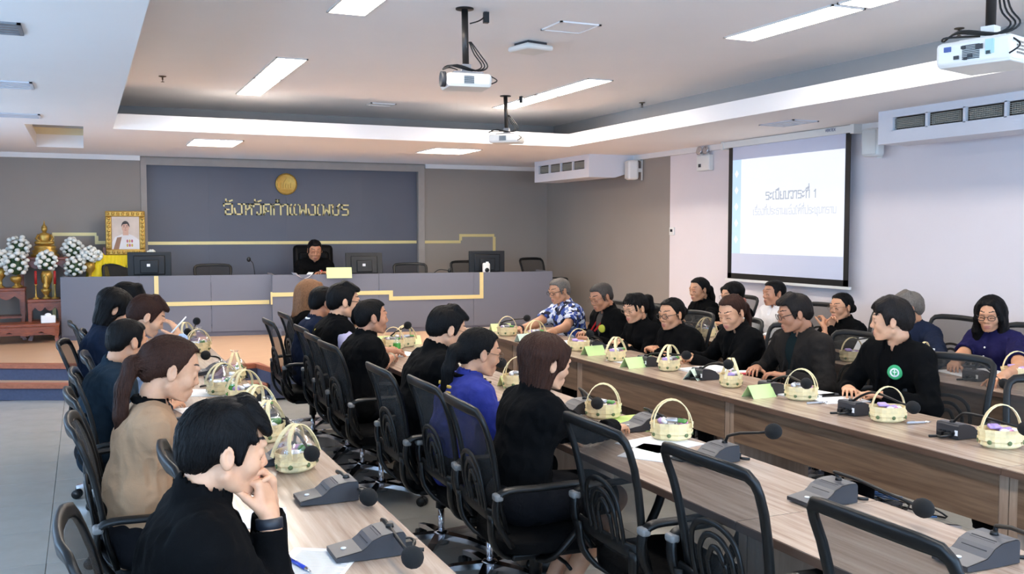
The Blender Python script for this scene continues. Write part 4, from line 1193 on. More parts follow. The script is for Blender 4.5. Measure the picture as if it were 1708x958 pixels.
# ------------------------------------------------------------------ snack baskets
M_bam = mat('pale bamboo', (236, 216, 166), .55, var=.12, nscale=40)
M_clear = None
def cello():
    m, nt, b = _new('clear film')
    tr = nt.nodes.new('ShaderNodeBsdfTransparent'); gl = nt.nodes.new('ShaderNodeBsdfGlossy'); gl.inputs['Roughness'].default_value = .12
    mx = nt.nodes.new('ShaderNodeMixShader'); mx.inputs[0].default_value = .22
    _bump(nt, b, _noise(nt, _coord(nt), 40, 2), .5)
    nt.links.new(tr.outputs[0], mx.inputs[1]); nt.links.new(gl.outputs[0], mx.inputs[2]); nt.links.new(mx.outputs[0], nt.nodes['Material Output'].inputs['Surface'])
    return m
M_clear = cello()
snack_m = [mat('snack wrapper white', (236, 232, 230), .35), mat('snack wrapper pink', (222, 150, 196), .35), mat('snack wrapper green', (92, 148, 74), .4), mat('snack wrapper silver', (190, 190, 194), .2, .6), mat('snack wrapper lilac', (186, 156, 214), .4)]
def make_basket(kind):
    t = thing('snack_basket', 'x', 'basket')
    rx, ry, h = .088, .066, .075
    b = MB(); n = 28
    V = []; F_ = []; rows = [(0, .72), (.006, .86), (.03, .97), (.055, 1.02), (.075, 1.0)]
    for (z, q) in rows:
        for k in range(n):
            a = 2 * PI * k / n; rr = q * (1 + .02 * (-1) ** k); V.append((rx * rr * math.cos(a), ry * rr * math.sin(a), z))
    for i in range(len(rows) - 1):
        for k in range(n): F_.append((i * n + k, i * n + (k + 1) % n, (i + 1) * n + (k + 1) % n, (i + 1) * n + k))
    F_.append(tuple(range(n - 1, -1, -1)))
    b.add(V, F_); b.build('bowl', M_bam, t)
    wv = MB()
    for z, q in ((.018, .945), (.038, 1.015), (.072, 1.03)):
        wv.strap([(rx * q * (1 + .03 * (-1) ** k) * math.cos(2 * PI * k / n), ry * q * (1 + .03 * (-1) ** k) * math.sin(2 * PI * k / n), z) for k in range(n)], [(0, 0, 1)] * n, .012, .003, True)
    wv.build('woven_band', M_bam, t)
    hb = 2 if kind != 2 else 1
    for s in ((-1, 1) if hb == 2 else (0,)):
        pts = [(.084 * math.cos(R(a)), s * (.045 - .035 * math.sin(R(a))) , .06 + .115 * math.sin(R(a))) for a in range(0, 181, 15)]
        MB().strap(pts, [(0, 1, 0)] * len(pts), .016, .004).build('handle', M_bam, t)
    dd = MB()
    for k in range(7):
        a = 2 * PI * k / 7 + kind; q = 1.03
        d = Vector((math.cos(a) * rx * q, math.sin(a) * ry * q, .028)); M = Vector((math.cos(a) / rx, math.sin(a) / ry, 0)).normalized().to_track_quat('Z', 'Y').to_matrix()
        dd.lathe([(.0095, 0), (.008, .0025), (.001, .003)], d, 8, M=M)
    dd.build('green_dot', mat('green leaf dots', (96, 112, 70), .6), t)['kind'] = 'stuff'
    rnd = random.Random(40 + kind)
    for k in range(7):
        p = (rnd.uniform(-.05, .05), rnd.uniform(-.035, .035), .06 + rnd.uniform(0, .03))
        M = Matrix.Rotation(rnd.uniform(0, 3), 3, 'Z') @ Matrix.Rotation(rnd.uniform(-.6, .6), 3, 'X')
        m = MB().box(p, (rnd.uniform(.035, .055), rnd.uniform(.025, .04), rnd.uniform(.014, .026)), M, .008)
        m.build('snack_packet', snack_m[(0, 3, 1, 0, 2, 0, 4)[(k * (kind + 1) + k // 3) % 7]], t)
    if kind == 1:
        f = MB(); nn = 16; V = []; F_ = []
        for i, (z, q) in enumerate(((.05, 1.0), (.085, 1.1), (.12, .85), (.15, .35), (.165, .12), (.19, .4))):
            for k in range(nn):
                a = 2 * PI * k / nn; rr = q * (1 + .09 * math.sin(k * 2.7 + i)); V.append((rx * rr * math.cos(a), ry * rr * math.sin(a), z))
        for i in range(5):
            for k in range(nn): F_.append((i * nn + k, i * nn + (k + 1) % nn, (i + 1) * nn + (k + 1) % nn, (i + 1) * nn + k))
        f.add(V, F_, True).build('clear_wrap', M_clear, t)
    return t
BK = [make_basket(k) for k in range(3)]; BKT = [None] * 3; _bu = [False] * 3
def basket(u, v, kind, rz, lab, s=1.0):
    P = onz(u, v, TT)
    if BKT[kind] is None: BKT[kind] = tree_of(BK[kind])
    if not _bu[kind]: _bu[kind] = True; o = BK[kind]; o['label'] = lab; o['group'] = 'bamboo snack baskets'
    else: o = dup(BK[kind], BKT[kind], P, 0, lab, 'bamboo snack baskets')
    o.location = tuple(map(float, P)); o.rotation_euler = (0, 0, R(rz)); o.scale = (s, s, s)
for a in [
 (494, 784, 1, 40, 'cellophane wrapped bamboo basket nearest the seated man in black, aisle row', 1.05),
 (448, 735, 1, 60, 'cellophane wrapped bamboo basket second from the viewer, aisle row', 1.05),
 (430, 704, 0, 40, 'bamboo basket third from the viewer, aisle row', 1.05),
 (408, 672, 0, 30, 'bamboo basket right of the green labelled bottle', 1.05),
 (372, 658, 1, 20, 'bamboo basket left of the green labelled bottle, with pale wrap', 1.05),
 (392, 634, 1, 80, 'bamboo basket with white wrap before the woman in beige, aisle row', 1.0),
 (331, 588, 1, 10, 'bamboo basket near the far end of the aisle row', 1.05),
 (308, 574, 0, 50, 'bamboo basket at the far end of the aisle row', 1.05),
 (1006, 697, 0, -35, 'bamboo basket beside the elbow of the woman in bob hair', 1.0),
 (1120, 733, 0, -25, 'bamboo basket next to the green sheet, middle row', 1.05),
 (866, 648, 0, -35, 'bamboo basket before the woman in royal blue, middle row', 1.1),
 (656, 582, 0, -20, 'bamboo basket before the man in black shirt, left of two', 1.0),
 (676, 578, 0, 20, 'bamboo basket before the man in black shirt, right of two', 1.0),
 (846, 560, 0, -20, 'bamboo basket at the far end of the row, before the man in batik', 1.0),
 (893, 568, 0, 10, 'bamboo basket behind the green card of the man in batik', 1.0),
 (965, 585, 2, -10, 'bamboo basket before the man with the red lanyard', 1.0),
 (1027, 602, 0, 35, 'bamboo basket before the woman in clear glasses', 1.0),
 (1116, 618, 0, 30, 'bamboo basket before the woman in round black glasses', 1.0),
 (1219, 645, 0, 60, 'bamboo basket before the woman in black blazer', 1.0),
 (1336, 667, 0, -50, 'bamboo basket before the man in charcoal jacket', 1.0),
 (1481, 703, 2, -20, 'bamboo basket with pink packets beside the empty chair', 1.0),
 (1669, 746, 2, -20, 'bamboo basket with lilac packets at the right edge of the picture', 1.08),
 (1421, 603, 2, -15, 'bamboo basket on the wall side row behind the man in charcoal jacket', 1.0),
 (1542, 612, 2, 20, 'bamboo basket on the wall side row before the grey haired person', 1.0),
 (1696, 634, 2, -30, 'bamboo basket on the wall side row cut by the right picture edge', 1.05),
 (1178, 562, 1, 0, 'bamboo basket with white wrap before the ponytailed woman at the wall', 1.0),
]: basket(*a)

# ------------------------------------------------------------------ cards, papers, small things on the tables
def card(u, v, rz, lab, col, w=.17, h=.07):
    P = onz(u, v, TT)
    t = thing('name_card', lab, 'name card', P, R(rz), 'folded green name cards')
    c = mat('card ' + col, {'green': (200, 228, 156), 'pale': (222, 236, 214), 'lime': (232, 240, 176)}[col], .7)
    q = .052; e = .0012
    def leaf(s):
        V = [(-w / 2, s * q, 0), (w / 2, s * q, 0), (w / 2, 0, h), (-w / 2, 0, h)]; V2 = [(x, y - s * e * 1.4, z - e) for x, y, z in V]
        MB().add(V + V2, [(0, 1, 2, 3), (7, 6, 5, 4), (0, 4, 5, 1), (1, 5, 6, 2), (2, 6, 7, 3), (3, 7, 4, 0)]).build('card_leaf', c, t)
    leaf(-1); leaf(1)
for a in [
 (881, 570, 6, 'pale green name card before the man in batik', 'pale', .22),
 (990, 592, 6, 'green name card before the man with the red lanyard', 'green'),
 (1064, 612, 8, 'green name card before the woman in round black glasses', 'green', .24),
 (1160, 632, 30, 'pale green name card seen end on, before the woman in black blazer', 'pale', .16),
 (1266, 662, 4, 'green name card before the man in charcoal jacket', 'green'),
 (862, 644, 0, 'lime yellow name card before the woman in royal blue', 'lime', .22),
 (648, 574, 0, 'lime name card before the man in black shirt, left of two', 'lime', .22),
 (682, 574, 0, 'lime name card before the man in black shirt, right of two', 'lime', .2),
 (835, 552, -5, 'pale lime name card at the far end of the row of the batik man', 'lime', .2),
]: card(*a)
def paper(u, v, w, d, rz, lab, m=None, name='paper', cat='paper', z=TT, th=.003, lines=False):
    P = onz(u, v, z)
    t = thing(name, lab, cat, P, R(rz), 'papers on the tables' if cat == 'paper' else None)
    MB().box((0, 0, th / 2 + .0006), (d, w, th)).build('sheet', m or M_paper, t)
    if lines:
        g = MB()
        for k in range(26): g.box((-d / 2 + .03 + (d - .06) * k / 25, (-.01 if k % 3 else .0), th + .0009), (.0022, w * (.8 if k % 3 else .7), .0004))
        g.build('printed_line', mat('print grey', (176, 176, 182), .8, var=0), t)['kind'] = 'stuff'
    return t
M_green = mat('light green sheet', (196, 222, 128), .7)
for a in [
 (522, 946, .21, .30, 60, 'printed sheet under the blue pen, aisle row', None, 'paper', 'paper', TT, .002, True),
 (400, 868, .21, .30, -10, 'white paper under the chin of the man in black, aisle row'),
 (352, 684, .25, .32, 12, 'white papers before the woman in beige, nearest of them'),
 (338, 656, .25, .32, -20, 'white papers before the woman in beige, further of them'),
 (1068, 706, .20, .36, -85, 'long light green sheet before the woman in bob hair', M_green),
 (1090, 756, .21, .28, 35, 'white paper behind the empty netted chair, middle row'),
 (1100, 741, .26, .30, 15, 'white folder beside the basket and green sheet, middle row'),
 (665, 592, .22, .30, 20, 'white paper under the hands of the man in black shirt'),
 (945, 688, .22, .30, 20, 'white paper under the sleeve of the woman in bob hair'),
 (1180, 618, .22, .34, 5, 'open white papers before the woman in black blazer', None, 'paper', 'paper', TT, .012),
 (1050, 602, .20, .28, 5, 'white paper before the woman in clear glasses'),
 (1345, 659, .21, .30, 10, 'white paper under the hands of the man in charcoal jacket', None, 'paper', 'paper', TT, .008),
 (1400, 668, .18, .28, -8, 'white paper beside the black phone, row of the batik man'),
 (930, 572, .22, .30, 0, 'white paper before the man in batik'),
 (1625, 622, .30, .42, -12, 'flat white document under the hand of the woman in navy polo'),
]: paper(*a)
def tilt_paper():
    P = onz(1452, 598, TT)
    t = thing('paper', 'white sheet held up slanting beside the short haired person with green badge', 'paper', P, R(20), 'papers on the tables')
    MB().box((.06, 0, .10), (.21, .28, .003), Matrix.Rotation(R(-42), 3, 'Y')).build('sheet', M_paper, t)
tilt_paper()
def smalls():
    def pen(u, v, rz, lab, col):
        P = onz(u, v, TT + .008)
        t = thing('pen', lab, 'pen', P, R(rz))
        m = mat('pen ' + col, {'blue': (40, 70, 190), 'black': (26, 26, 30), 'silver': (190, 190, 196)}[col], .3)
        MB().tube([(-.055, 0, 0), (.04, 0, 0)], .0055, 8).build('barrel', m, t); MB().tube([(.04, 0, 0), (.066, 0, 0), (.076, 0, 0)], [.0055, .004, .001], 8).build('tip', M_chrome, t)
        MB().strap([(-.05, 0, .007), (-.015, 0, .0075)], (0, 1, 0), .003, .002).build('clip', M_chrome, t)
    pen(499, 942, -75, 'blue ball pen lying on the printed sheet', 'blue'); pen(345, 643, 40, 'dark pen lying on the papers before the woman in beige', 'black')
    pen(1361, 672, -8, 'silver pen lying beside the basket of the man in charcoal jacket', 'silver'); pen(1530, 705, -12, 'silver pen lying beside the pink packet basket', 'silver')
    def phone(u, v, rz, lab):
        P = onz(u, v, TT); t = thing('phone', lab, 'phone', P, R(rz))
        MB().box((0, 0, .0045), (.15, .074, .008), None, .004).build('body', M_blk, t); MB().box((0, 0, .0088), (.14, .066, .001)).build('glass', mat('black glass', (12, 13, 16), .1, var=0), t)
        MB().lathe([(.001, .003), (.008, .002), (.009, 0)], (-.055, .018, .0092), 8).build('camera_ring', M_dark, t)
    phone(1148, 765, 10, 'black phone lying behind the empty netted chair, middle row'); phone(1385, 661, 0, 'black phone lying before the man in charcoal jacket'); phone(372, 650, 70, 'dark phone lying beside the papers of the woman in beige')
    P = onz(335, 690, TT)
    t = thing('clipboard', 'grey clipboard edge under the papers of the woman in beige', 'clipboard', (P[0], P[1], TT), R(10))
    MB().box((0, -.12, .008), (.34, .03, .014), None, .004).build('board', M_dark, t); MB().box((-.1, -.12, .017), (.06, .02, .006)).build('clip', M_chrome, t)
    def bottle(u, v, lab, s=1.0):
        P = onz(u, v, TT); t = thing('water_bottle', lab, 'bottle', P, 0, 'small water bottles'); t.scale = (s, s, s)
        MB().lathe([(.001, 0), (.03, 0), (.032, .01), (.03, .05), (.032, .09), (.03, .11), (.012, .145), (.012, .155)], n=18).build('bottle_body', M_clear, t)
        MB().lathe([(.0322, .045), (.0328, .05), (.0328, .095), (.0322, .10)], n=18).build('label', mat('green bottle label', (70, 150, 60), .45), t)
        MB().lathe([(.014, .152), (.014, .17), (.001, .172)], n=14).build('cap', M_wht, t)
    bottle(387, 672, 'green labelled water bottle between the baskets of the aisle row', 1.0); bottle(1464, 606, 'green labelled water bottle on the wall side row behind the green badge')
    bottle(662, 592, 'green labelled water bottle beside the basket of the man in black shirt', .9); bottle(1556, 612, 'water bottle beside the hand of the woman in navy polo', .75)
    # red phone case held on the table before the man in charcoal jacket
    P = onz(1236, 624, TT)
    t = thing('red_notebook', 'red covered notebook on the table between blazer woman and charcoal jacket man', 'notebook', P, R(-20)); MB().box((0, 0, .008), (.15, .10, .014), None, .004).build('cover', mat('red cover', (206, 66, 72), .5), t); MB().box((0, 0, .0165), (.13, .085, .002)).build('pages', M_paper, t)
    # leads on the floor under the tables
    for k, (u, v, lab) in enumerate(((1428, 838, 'tangle of black and blue leads on the floor beneath a table'), (1475, 852, 'short black leads on the floor beside the near table leg'))):
        P = onz(u, v, .02); t = thing('floor_leads', lab, 'cable', (P[0], P[1], .004))
        rnd = random.Random(k)
        for q in range(6):
            pts = [(rnd.uniform(-.3, .3), rnd.uniform(-.25, .25), rnd.uniform(.004, .05 + .05 * (q % 2))) for _ in range(5)]
            MB().tube(curve_pts(pts, 5), .006, 6).build('lead', M_blk if q % 3 else mat('blue lead', (60, 100, 150), .5), t)
        MB().box((.1, .05, .02), (.14, .06, .04), None, .006).build('socket_block', M_dark, t)
smalls()
# ------------------------------------------------------------------ bodies: distance fields on grids, turned into smooth surfaces
class SDF:
    def __init__(s, lo, hi, h):
        s.h = h; s.lo = np.array(lo, np.float32)
        n = np.ceil((np.array(hi) - np.array(lo)) / h).astype(int) + 1
        s.ax = [(s.lo[i] + h * np.arange(n[i])).astype(np.float32) for i in range(3)]
        s.D = np.full(n, 1.0, np.float32)
    def _sub(s, lo, hi):
        sl = []
        for i in range(3):
            a = int(np.floor((lo[i] - s.lo[i]) / s.h)); b = int(np.ceil((hi[i] - s.lo[i]) / s.h)) + 1
            a = max(0, a); b = min(s.D.shape[i], b)
            if b <= a: return None, None
            sl.append(slice(a, b))
        return tuple(sl), (s.ax[0][sl[0]][:, None, None], s.ax[1][sl[1]][None, :, None], s.ax[2][sl[2]][None, None, :])
    def _mix(s, sl, d, k, op):
        D = s.D[sl]
        if op == 'u':
            if k > 0:
                hh = np.clip(.5 + .5 * (D - d) / k, 0, 1); s.D[sl] = D * (1 - hh) + d * hh - k * hh * (1 - hh)
            else: s.D[sl] = np.minimum(D, d)
        elif op == 's':
            if k > 0:
                hh = np.clip(.5 - .5 * (D + d) / k, 0, 1); s.D[sl] = D * (1 - hh) - d * hh + k * hh * (1 - hh)
            else: s.D[sl] = np.maximum(D, -d)
    def caps(s, a, b, ra, rb, k=.02, op='u', flat=None):
        a = np.array(a, np.float32); b = np.array(b, np.float32); R_ = max(ra, rb)
        ext = R_ + k + 3 * s.h; e = np.full(3, ext)
        if flat is not None:
            n = np.array(flat[0], np.float32); n = n / np.linalg.norm(n); f = flat[1]; e = e + np.abs(n) * R_ * max(0, 1 / f - 1) * 1.05
        sl, P = s._sub(np.minimum(a, b) - e, np.maximum(a, b) + e)
        if sl is None: return s
        x, y, z = P[0] - a[0], P[1] - a[1], P[2] - a[2]; ba = b - a
        if flat is not None:
            q = (x * n[0] + y * n[1] + z * n[2]) * (f - 1); x = x + n[0] * q; y = y + n[1] * q; z = z + n[2] * q
            ba = ba + n * float(ba @ n) * (f - 1)
        L2 = float(ba @ ba) + 1e-12
        t = np.clip((x * ba[0] + y * ba[1] + z * ba[2]) / L2, 0, 1)
        d = np.sqrt((x - t * ba[0]) ** 2 + (y - t * ba[1]) ** 2 + (z - t * ba[2]) ** 2) - (ra + (rb - ra) * t)
        s._mix(sl, d, k, op); return s
    def ell(s, c, r, M=None, k=.015, op='u'):
        c = np.array(c, np.float32); r = np.array(r, np.float32); e = np.full(3, r.max() if M is not None else 0) + (r if M is None else 0) + k + 3 * s.h
        sl, P = s._sub(c - e, c + e)
        if sl is None: return s
        x, y, z = P[0] - c[0], P[1] - c[1], P[2] - c[2]
        if M is not None:
            M = np.array(M, np.float32); x, y, z = (M[0, 0] * x + M[1, 0] * y + M[2, 0] * z, M[0, 1] * x + M[1, 1] * y + M[2, 1] * z, M[0, 2] * x + M[1, 2] * y + M[2, 2] * z)
        k0 = np.sqrt((x / r[0]) ** 2 + (y / r[1]) ** 2 + (z / r[2]) ** 2); k1 = np.sqrt((x / r[0] ** 2) ** 2 + (y / r[1] ** 2) ** 2 + (z / r[2] ** 2) ** 2) + 1e-9
        d = k0 * (k0 - 1) / k1
        d = np.maximum(d, -r.min())
        s._mix(sl, d, k, op); return s
    def box(s, c, hf, M=None, rnd=.005, k=.01, op='u'):
        c = np.array(c, np.float32); hf = np.array(hf, np.float32); e = (np.full(3, np.linalg.norm(hf)) if M is not None else hf) + k + 3 * s.h
        sl, P = s._sub(c - e, c + e)
        if sl is None: return s
        x, y, z = P[0] - c[0], P[1] - c[1], P[2] - c[2]
        if M is not None:
            M = np.array(M, np.float32); x, y, z = (M[0, 0] * x + M[1, 0] * y + M[2, 0] * z, M[0, 1] * x + M[1, 1] * y + M[2, 1] * z, M[0, 2] * x + M[1, 2] * y + M[2, 2] * z)
        qx, qy, qz = np.abs(x) - (hf[0] - rnd), np.abs(y) - (hf[1] - rnd), np.abs(z) - (hf[2] - rnd)
        d = np.sqrt(np.maximum(qx, 0) ** 2 + np.maximum(qy, 0) ** 2 + np.maximum(qz, 0) ** 2) + np.minimum(np.maximum(qx, np.maximum(qy, qz)), 0) - rnd
        s._mix(sl, d, k, op); return s
    def mesh(s):
        D = s.D; ins = D < 0
        c = np.zeros(tuple(n - 1 for n in D.shape), np.uint8)
        offs = [(i, j, k) for i in (0, 1) for j in (0, 1) for k in (0, 1)]
        nx, ny, nz = c.shape
        for o in offs: c += ins[o[0]:o[0] + nx, o[1]:o[1] + ny, o[2]:o[2] + nz]
        ids = np.argwhere((c > 0) & (c < 8))
        idx = np.full(c.shape, -1, np.int32); i, j, k = ids.T; idx[i, j, k] = np.arange(len(ids))
        pos = np.zeros((len(ids), 3), np.float32); cnt = np.zeros(len(ids), np.float32)
        for a in offs:
            for ax in range(3):
                if a[ax]: continue
                b = list(a); b[ax] = 1
                d0 = D[i + a[0], j + a[1], k + a[2]]; d1 = D[i + b[0], j + b[1], k + b[2]]
                m = (d0 < 0) != (d1 < 0); t = d0[m] / (d0[m] - d1[m])
                p = np.tile(np.array(a, np.float32), (m.sum(), 1)); p[:, ax] += t
                pos[m] += p; cnt[m] += 1
        V = s.lo + s.h * (ids + pos / cnt[:, None])
        Q = []
        for ax in range(3):
            o1, o2 = (ax + 1) % 3, (ax + 2) % 3
            sa = [slice(None)] * 3; sb = [slice(None)] * 3
            sa[ax] = slice(0, -1); sb[ax] = slice(1, None)
            for q in (o1, o2): sa[q] = sb[q] = slice(1, -1)
            A = ins[tuple(sa)]; B = ins[tuple(sb)]
            e = np.argwhere(A != B)
            if not len(e): continue
            fl = A[e[:, 0], e[:, 1], e[:, 2]]
            e = e.copy(); e[:, o1] += 1; e[:, o2] += 1
            def cell(d1, d2):
                f = e.copy(); f[:, o1] += d1; f[:, o2] += d2; return idx[f[:, 0], f[:, 1], f[:, 2]]
            q = np.stack([cell(-1, -1), cell(0, -1), cell(0, 0), cell(-1, 0)], 1)
            q[~fl] = q[~fl][:, ::-1]
            Q.append(q)
        Q = np.concatenate(Q); Q = Q[(Q >= 0).all(1)]
        return V.astype(np.float32), Q
_lat = RNG.random((32, 32, 32)).astype(np.float32)
def vnoise(P):
    i = np.floor(P).astype(int); f = P - i; f = f * f * (3 - 2 * f); out = 0
    for a in (0, 1):
        for b in (0, 1):
            for c in (0, 1):
                w = (f[:, 0] if a else 1 - f[:, 0]) * (f[:, 1] if b else 1 - f[:, 1]) * (f[:, 2] if c else 1 - f[:, 2])
                out = out + w * _lat[(i[:, 0] + a) % 32, (i[:, 1] + b) % 32, (i[:, 2] + c) % 32]
    return out
def normals(V, Q):
    n = np.cross(V[Q[:, 2]] - V[Q[:, 0]], V[Q[:, 3]] - V[Q[:, 1]]); N = np.zeros_like(V)
    for c in range(4): np.add.at(N, Q[:, c], n)
    return N / (np.linalg.norm(N, axis=1, keepdims=True) + 1e-12)
def rotm(yaw=0, pitch=0, roll=0):
    """head frame -> body frame; pitch > 0 looks down, yaw > 0 looks left, roll > 0 tips to the right"""
    return np.array(Matrix.Rotation(R(yaw), 3, 'Z') @ Matrix.Rotation(R(pitch), 3, 'Y') @ Matrix.Rotation(R(roll), 3, 'X'), np.float32)

# ---- head template (x forward, z up; origin at the middle of the head)
_heads = {}
def head_template(sex, h):
    if (sex, h) in _heads: return _heads[(sex, h)]
    g = SDF((-.15, -.11, -.24), (.16, .11, .15), h)
    f = sex == 'f'; jw = .9 if f else 1.0
    g.caps((-.028, 0, -.04), (-.052, 0, -.21), .050 * (.88 if f else 1.02), .057 * (.88 if f else 1.05), 0)
    g.ell((-.015, 0, .035), (.095, .076, .083), k=.02)
    g.ell((.028, 0, .012), (.062, .064, .078), k=.02)
    g.ell((.026, 0, -.055), (.055, .053 * jw, .055), k=.025)
    for s in (-1, 1):
        g.caps((.0, s * .056 * jw, -.052), (.058, s * .018, -.100), .017, .015, .025)
        g.ell((.058, s * .036, -.022), (.028, .026, .027), k=.02)
    g.ell((.068, 0, -.099), (.021, .023 * jw, .018), k=.018)
    g.caps((.083, -.034, .032), (.083, .034, .032), .010, .010, .014)
    for s in (-1, 1): g.ell((.096, s * .032, .011), (.015, .020, .011), k=.012, op='s')
    for s in (-1, 1): g.ell((.0755, s * .0315, .010), (.0150, .0185, .0135), k=.004)
    g.caps((.084, 0, .022), (.1005, 0, -.016), .0075, .0098, .012); g.ell((.1015, 0, -.020), (.0105, .012, .0095), k=.007)
    for s in (-1, 1): g.ell((.093, s * .0135, -.025), (.0095, .0075, .0072), k=.006)
    g.ell((.078, 0, -.062), (.020, .030, .026), k=.018)
    g.ell((.0910, 0, -.0530), (.0085, .023, .0052), k=.006); g.ell((.0895, 0, -.0650), (.0085, .019, .0060), k=.006)
    g.caps((.1005, -.021, -.0590), (.1005, .021, -.0590), .0032, .0032, .002, 's')
    for s in (-1, 1):
        M = np.array(Matrix.Rotation(R(s * 18), 3, 'Z') @ Matrix.Rotation(R(-10), 3, 'Y'))
        g.ell((-.010, s * .080, -.004), (.018, .0085, .032), M, .006); g.ell((-.007, s * .089, -.0), (.010, .0065, .019), M, .005, 's')
        g.ell((-.002, s * .080, -.004), (.006, .006, .008), k=.004)
    V, Q = g.mesh()
    c = V[Q].mean(1); x, y, z = c.T; ay = np.abs(y)
    mi = np.zeros(len(Q), np.int32)
    lip = (((z + .0535) / .0062) ** 2 + (y / .0235) ** 2 < 1) | (((z + .0655) / .0068) ** 2 + (y / .0205) ** 2 < 1)
    mi[lip & (x > .078)] = 1
    bz = .043 + .004 * np.sin((ay - .014) * 60) - .10 * np.clip(ay - .042, 0, 1)
    mi[(x > .045) & (ay > .012) & (ay < .054) & (np.abs(z - bz) < .0031 * (1.2 - ay * 8))] = 2
    lash = .0045 - .9 * (ay - .032) ** 2 / .02
    mi[(x > .06) & (ay > .017) & (ay < .049) & (np.abs(z - lash) < .0026)] = 3
    _heads[(sex, h)] = (V, Q, mi)
    return _heads[(sex, h)]

# ---- hand template: right hand, palm down, fingers along +x, thumb towards +y, wrist at the origin
_hands = {}
POSE = {'rest': ((14, 28, 22), 18, .0), 'flat': ((4, 8, 6), 5, 0), 'hold': ((42, 58, 36), 30, .3), 'fist': ((70, 88, 60), 40, .6), 'clasp': ((30, 50, 40), 25, .4)}
def hand_template(pose, h):
    if (pose, h) in _hands: return _hands[(pose, h)]
    g = SDF((-.10, -.075, -.115), (.20, .105, .05), h)
    (c1, c2, c3), tc, fold = POSE[pose]
    g.caps((-.085, 0, 0), (.004, 0, 0), .029, .024, .0, flat=((0, 1, 0), .82))
    g.box((.046, -.001, -.002), (.044, .037, .0125), None, .012, .016)
    g.ell((.03, .024, -.008), (.028, .017, .014), k=.01)
    for n, (y, L, r, sp) in enumerate(((.029, .074, .0084, 6), (.0095, .082, .0087, 1), (-.0105, .076, .0083, -4), (-.029, .060, .0074, -10))):
        p = np.array([.084 - .004 * abs(n - 1), y, -.001]); a = 0
        for seg, ln, cc in ((0, .46, c1), (1, .30, c2), (2, .24, c3)):
            a += cc * (1 + .08 * n); d = np.array([math.cos(R(a)) * math.cos(R(sp)), math.sin(R(sp)) * math.cos(R(a)), -math.sin(R(a))])
            q = p + d * L * ln; r0 = r * (1 - .1 * seg); g.caps(p, q, r0 * 1.03, r0 * .9, .0025 if seg else .008); p = q
    p = np.array([.018, .030, -.007])
    for ln, r, yaw, pt in ((.044, .0125, 48 - 30 * fold, 12 + tc * .4), (.034, .0098, 30 - 40 * fold, 18 + tc * .6), (.026, .0085, 14 - 40 * fold, 20 + tc * .7)):
        d = np.array([math.cos(R(yaw)) * math.cos(R(pt)), math.sin(R(yaw)) * math.cos(R(pt)), -math.sin(R(pt))]); q = p + d * ln
        g.caps(p, q, r, r * .9, .004); p = q
    _hands[(pose, h)] = g.mesh(); return _hands[(pose, h)]

def add_strands(V, Q, style, n):
    """fine tapering locks laid along the flow of the hair"""
    from mathutils import kdtree
    N = normals(V, Q); kd = kdtree.KDTree(len(V))
    for i, p in enumerate(V): kd.insert(Vector(p.tolist()), i)
    kd.balance()
    rnd = random.Random(hash(style) % 1 + len(style) * 31 + n)
    cen = np.array([-.02, 0, .03]); crown = np.array([-.04, .01, .125])
    ok = np.where(((V - cen) * N).sum(1) > .035)[0]
    men = style.startswith('men'); tied = style in ('pony', 'pony_low', 'bun', 'bun_pony', 'knot')
    tie = np.array([-.125, 0, .045 if style == 'pony' else -.015])
    NV, NQ = [], []; base = len(V)
    for _ in range(n):
        p = V[ok[rnd.randrange(len(ok))]].astype(float).copy(); L = rnd.uniform(.028, .05) if men else rnd.uniform(.05, .09); st = 5; wd = rnd.uniform(.0016, .0030); pts = []
        jit = np.array([rnd.uniform(-.25, .25) for _ in range(3)])
        for k in range(st):
            _, i, _ = kd.find(Vector(p.tolist())); v = V[i]; nn = N[i]
            if men: d = unit(p - crown) + (np.array([.9, 0, -.1]) if p[0] > -.03 and p[2] > .07 else np.array([-.15, 0, -.6])) + jit
            elif tied and p[0] > -.13: d = unit(tie - p) + jit * .4
            else: d = unit((p - crown) * np.array([1, 1, .2])) * (.8 if p[2] > .05 else .0) + np.array([0, 0, -1.0]) + jit * .4
            d = unit(d - nn * (d @ nn)); lift = .0006 + .0030 * (k / (st - 1)) ** 2 * rnd.uniform(.3, 1)
            q = p - nn * ((p - v) @ nn) + nn * lift
            pts.append((q, np.cross(d, nn), nn)); p = q + d * L / (st - 1)
        b0 = base + sum(len(x) for x in NV); rows = []
        for k, (q, sd, nn) in enumerate(pts):
            w = wd * (.5, 1, 1, .7, .12)[k]; rows += [q - sd * w, q + nn * w * .5, q + sd * w]
        NV.append(np.array(rows, np.float32))
        for k in range(st - 1):
            for m in (0, 1): NQ.append((b0 + 3 * k + m, b0 + 3 * k + m + 1, b0 + 3 * k + m + 4, b0 + 3 * k + m + 3))
    return np.concatenate([V] + NV), np.concatenate([Q, np.array(NQ, Q.dtype)])
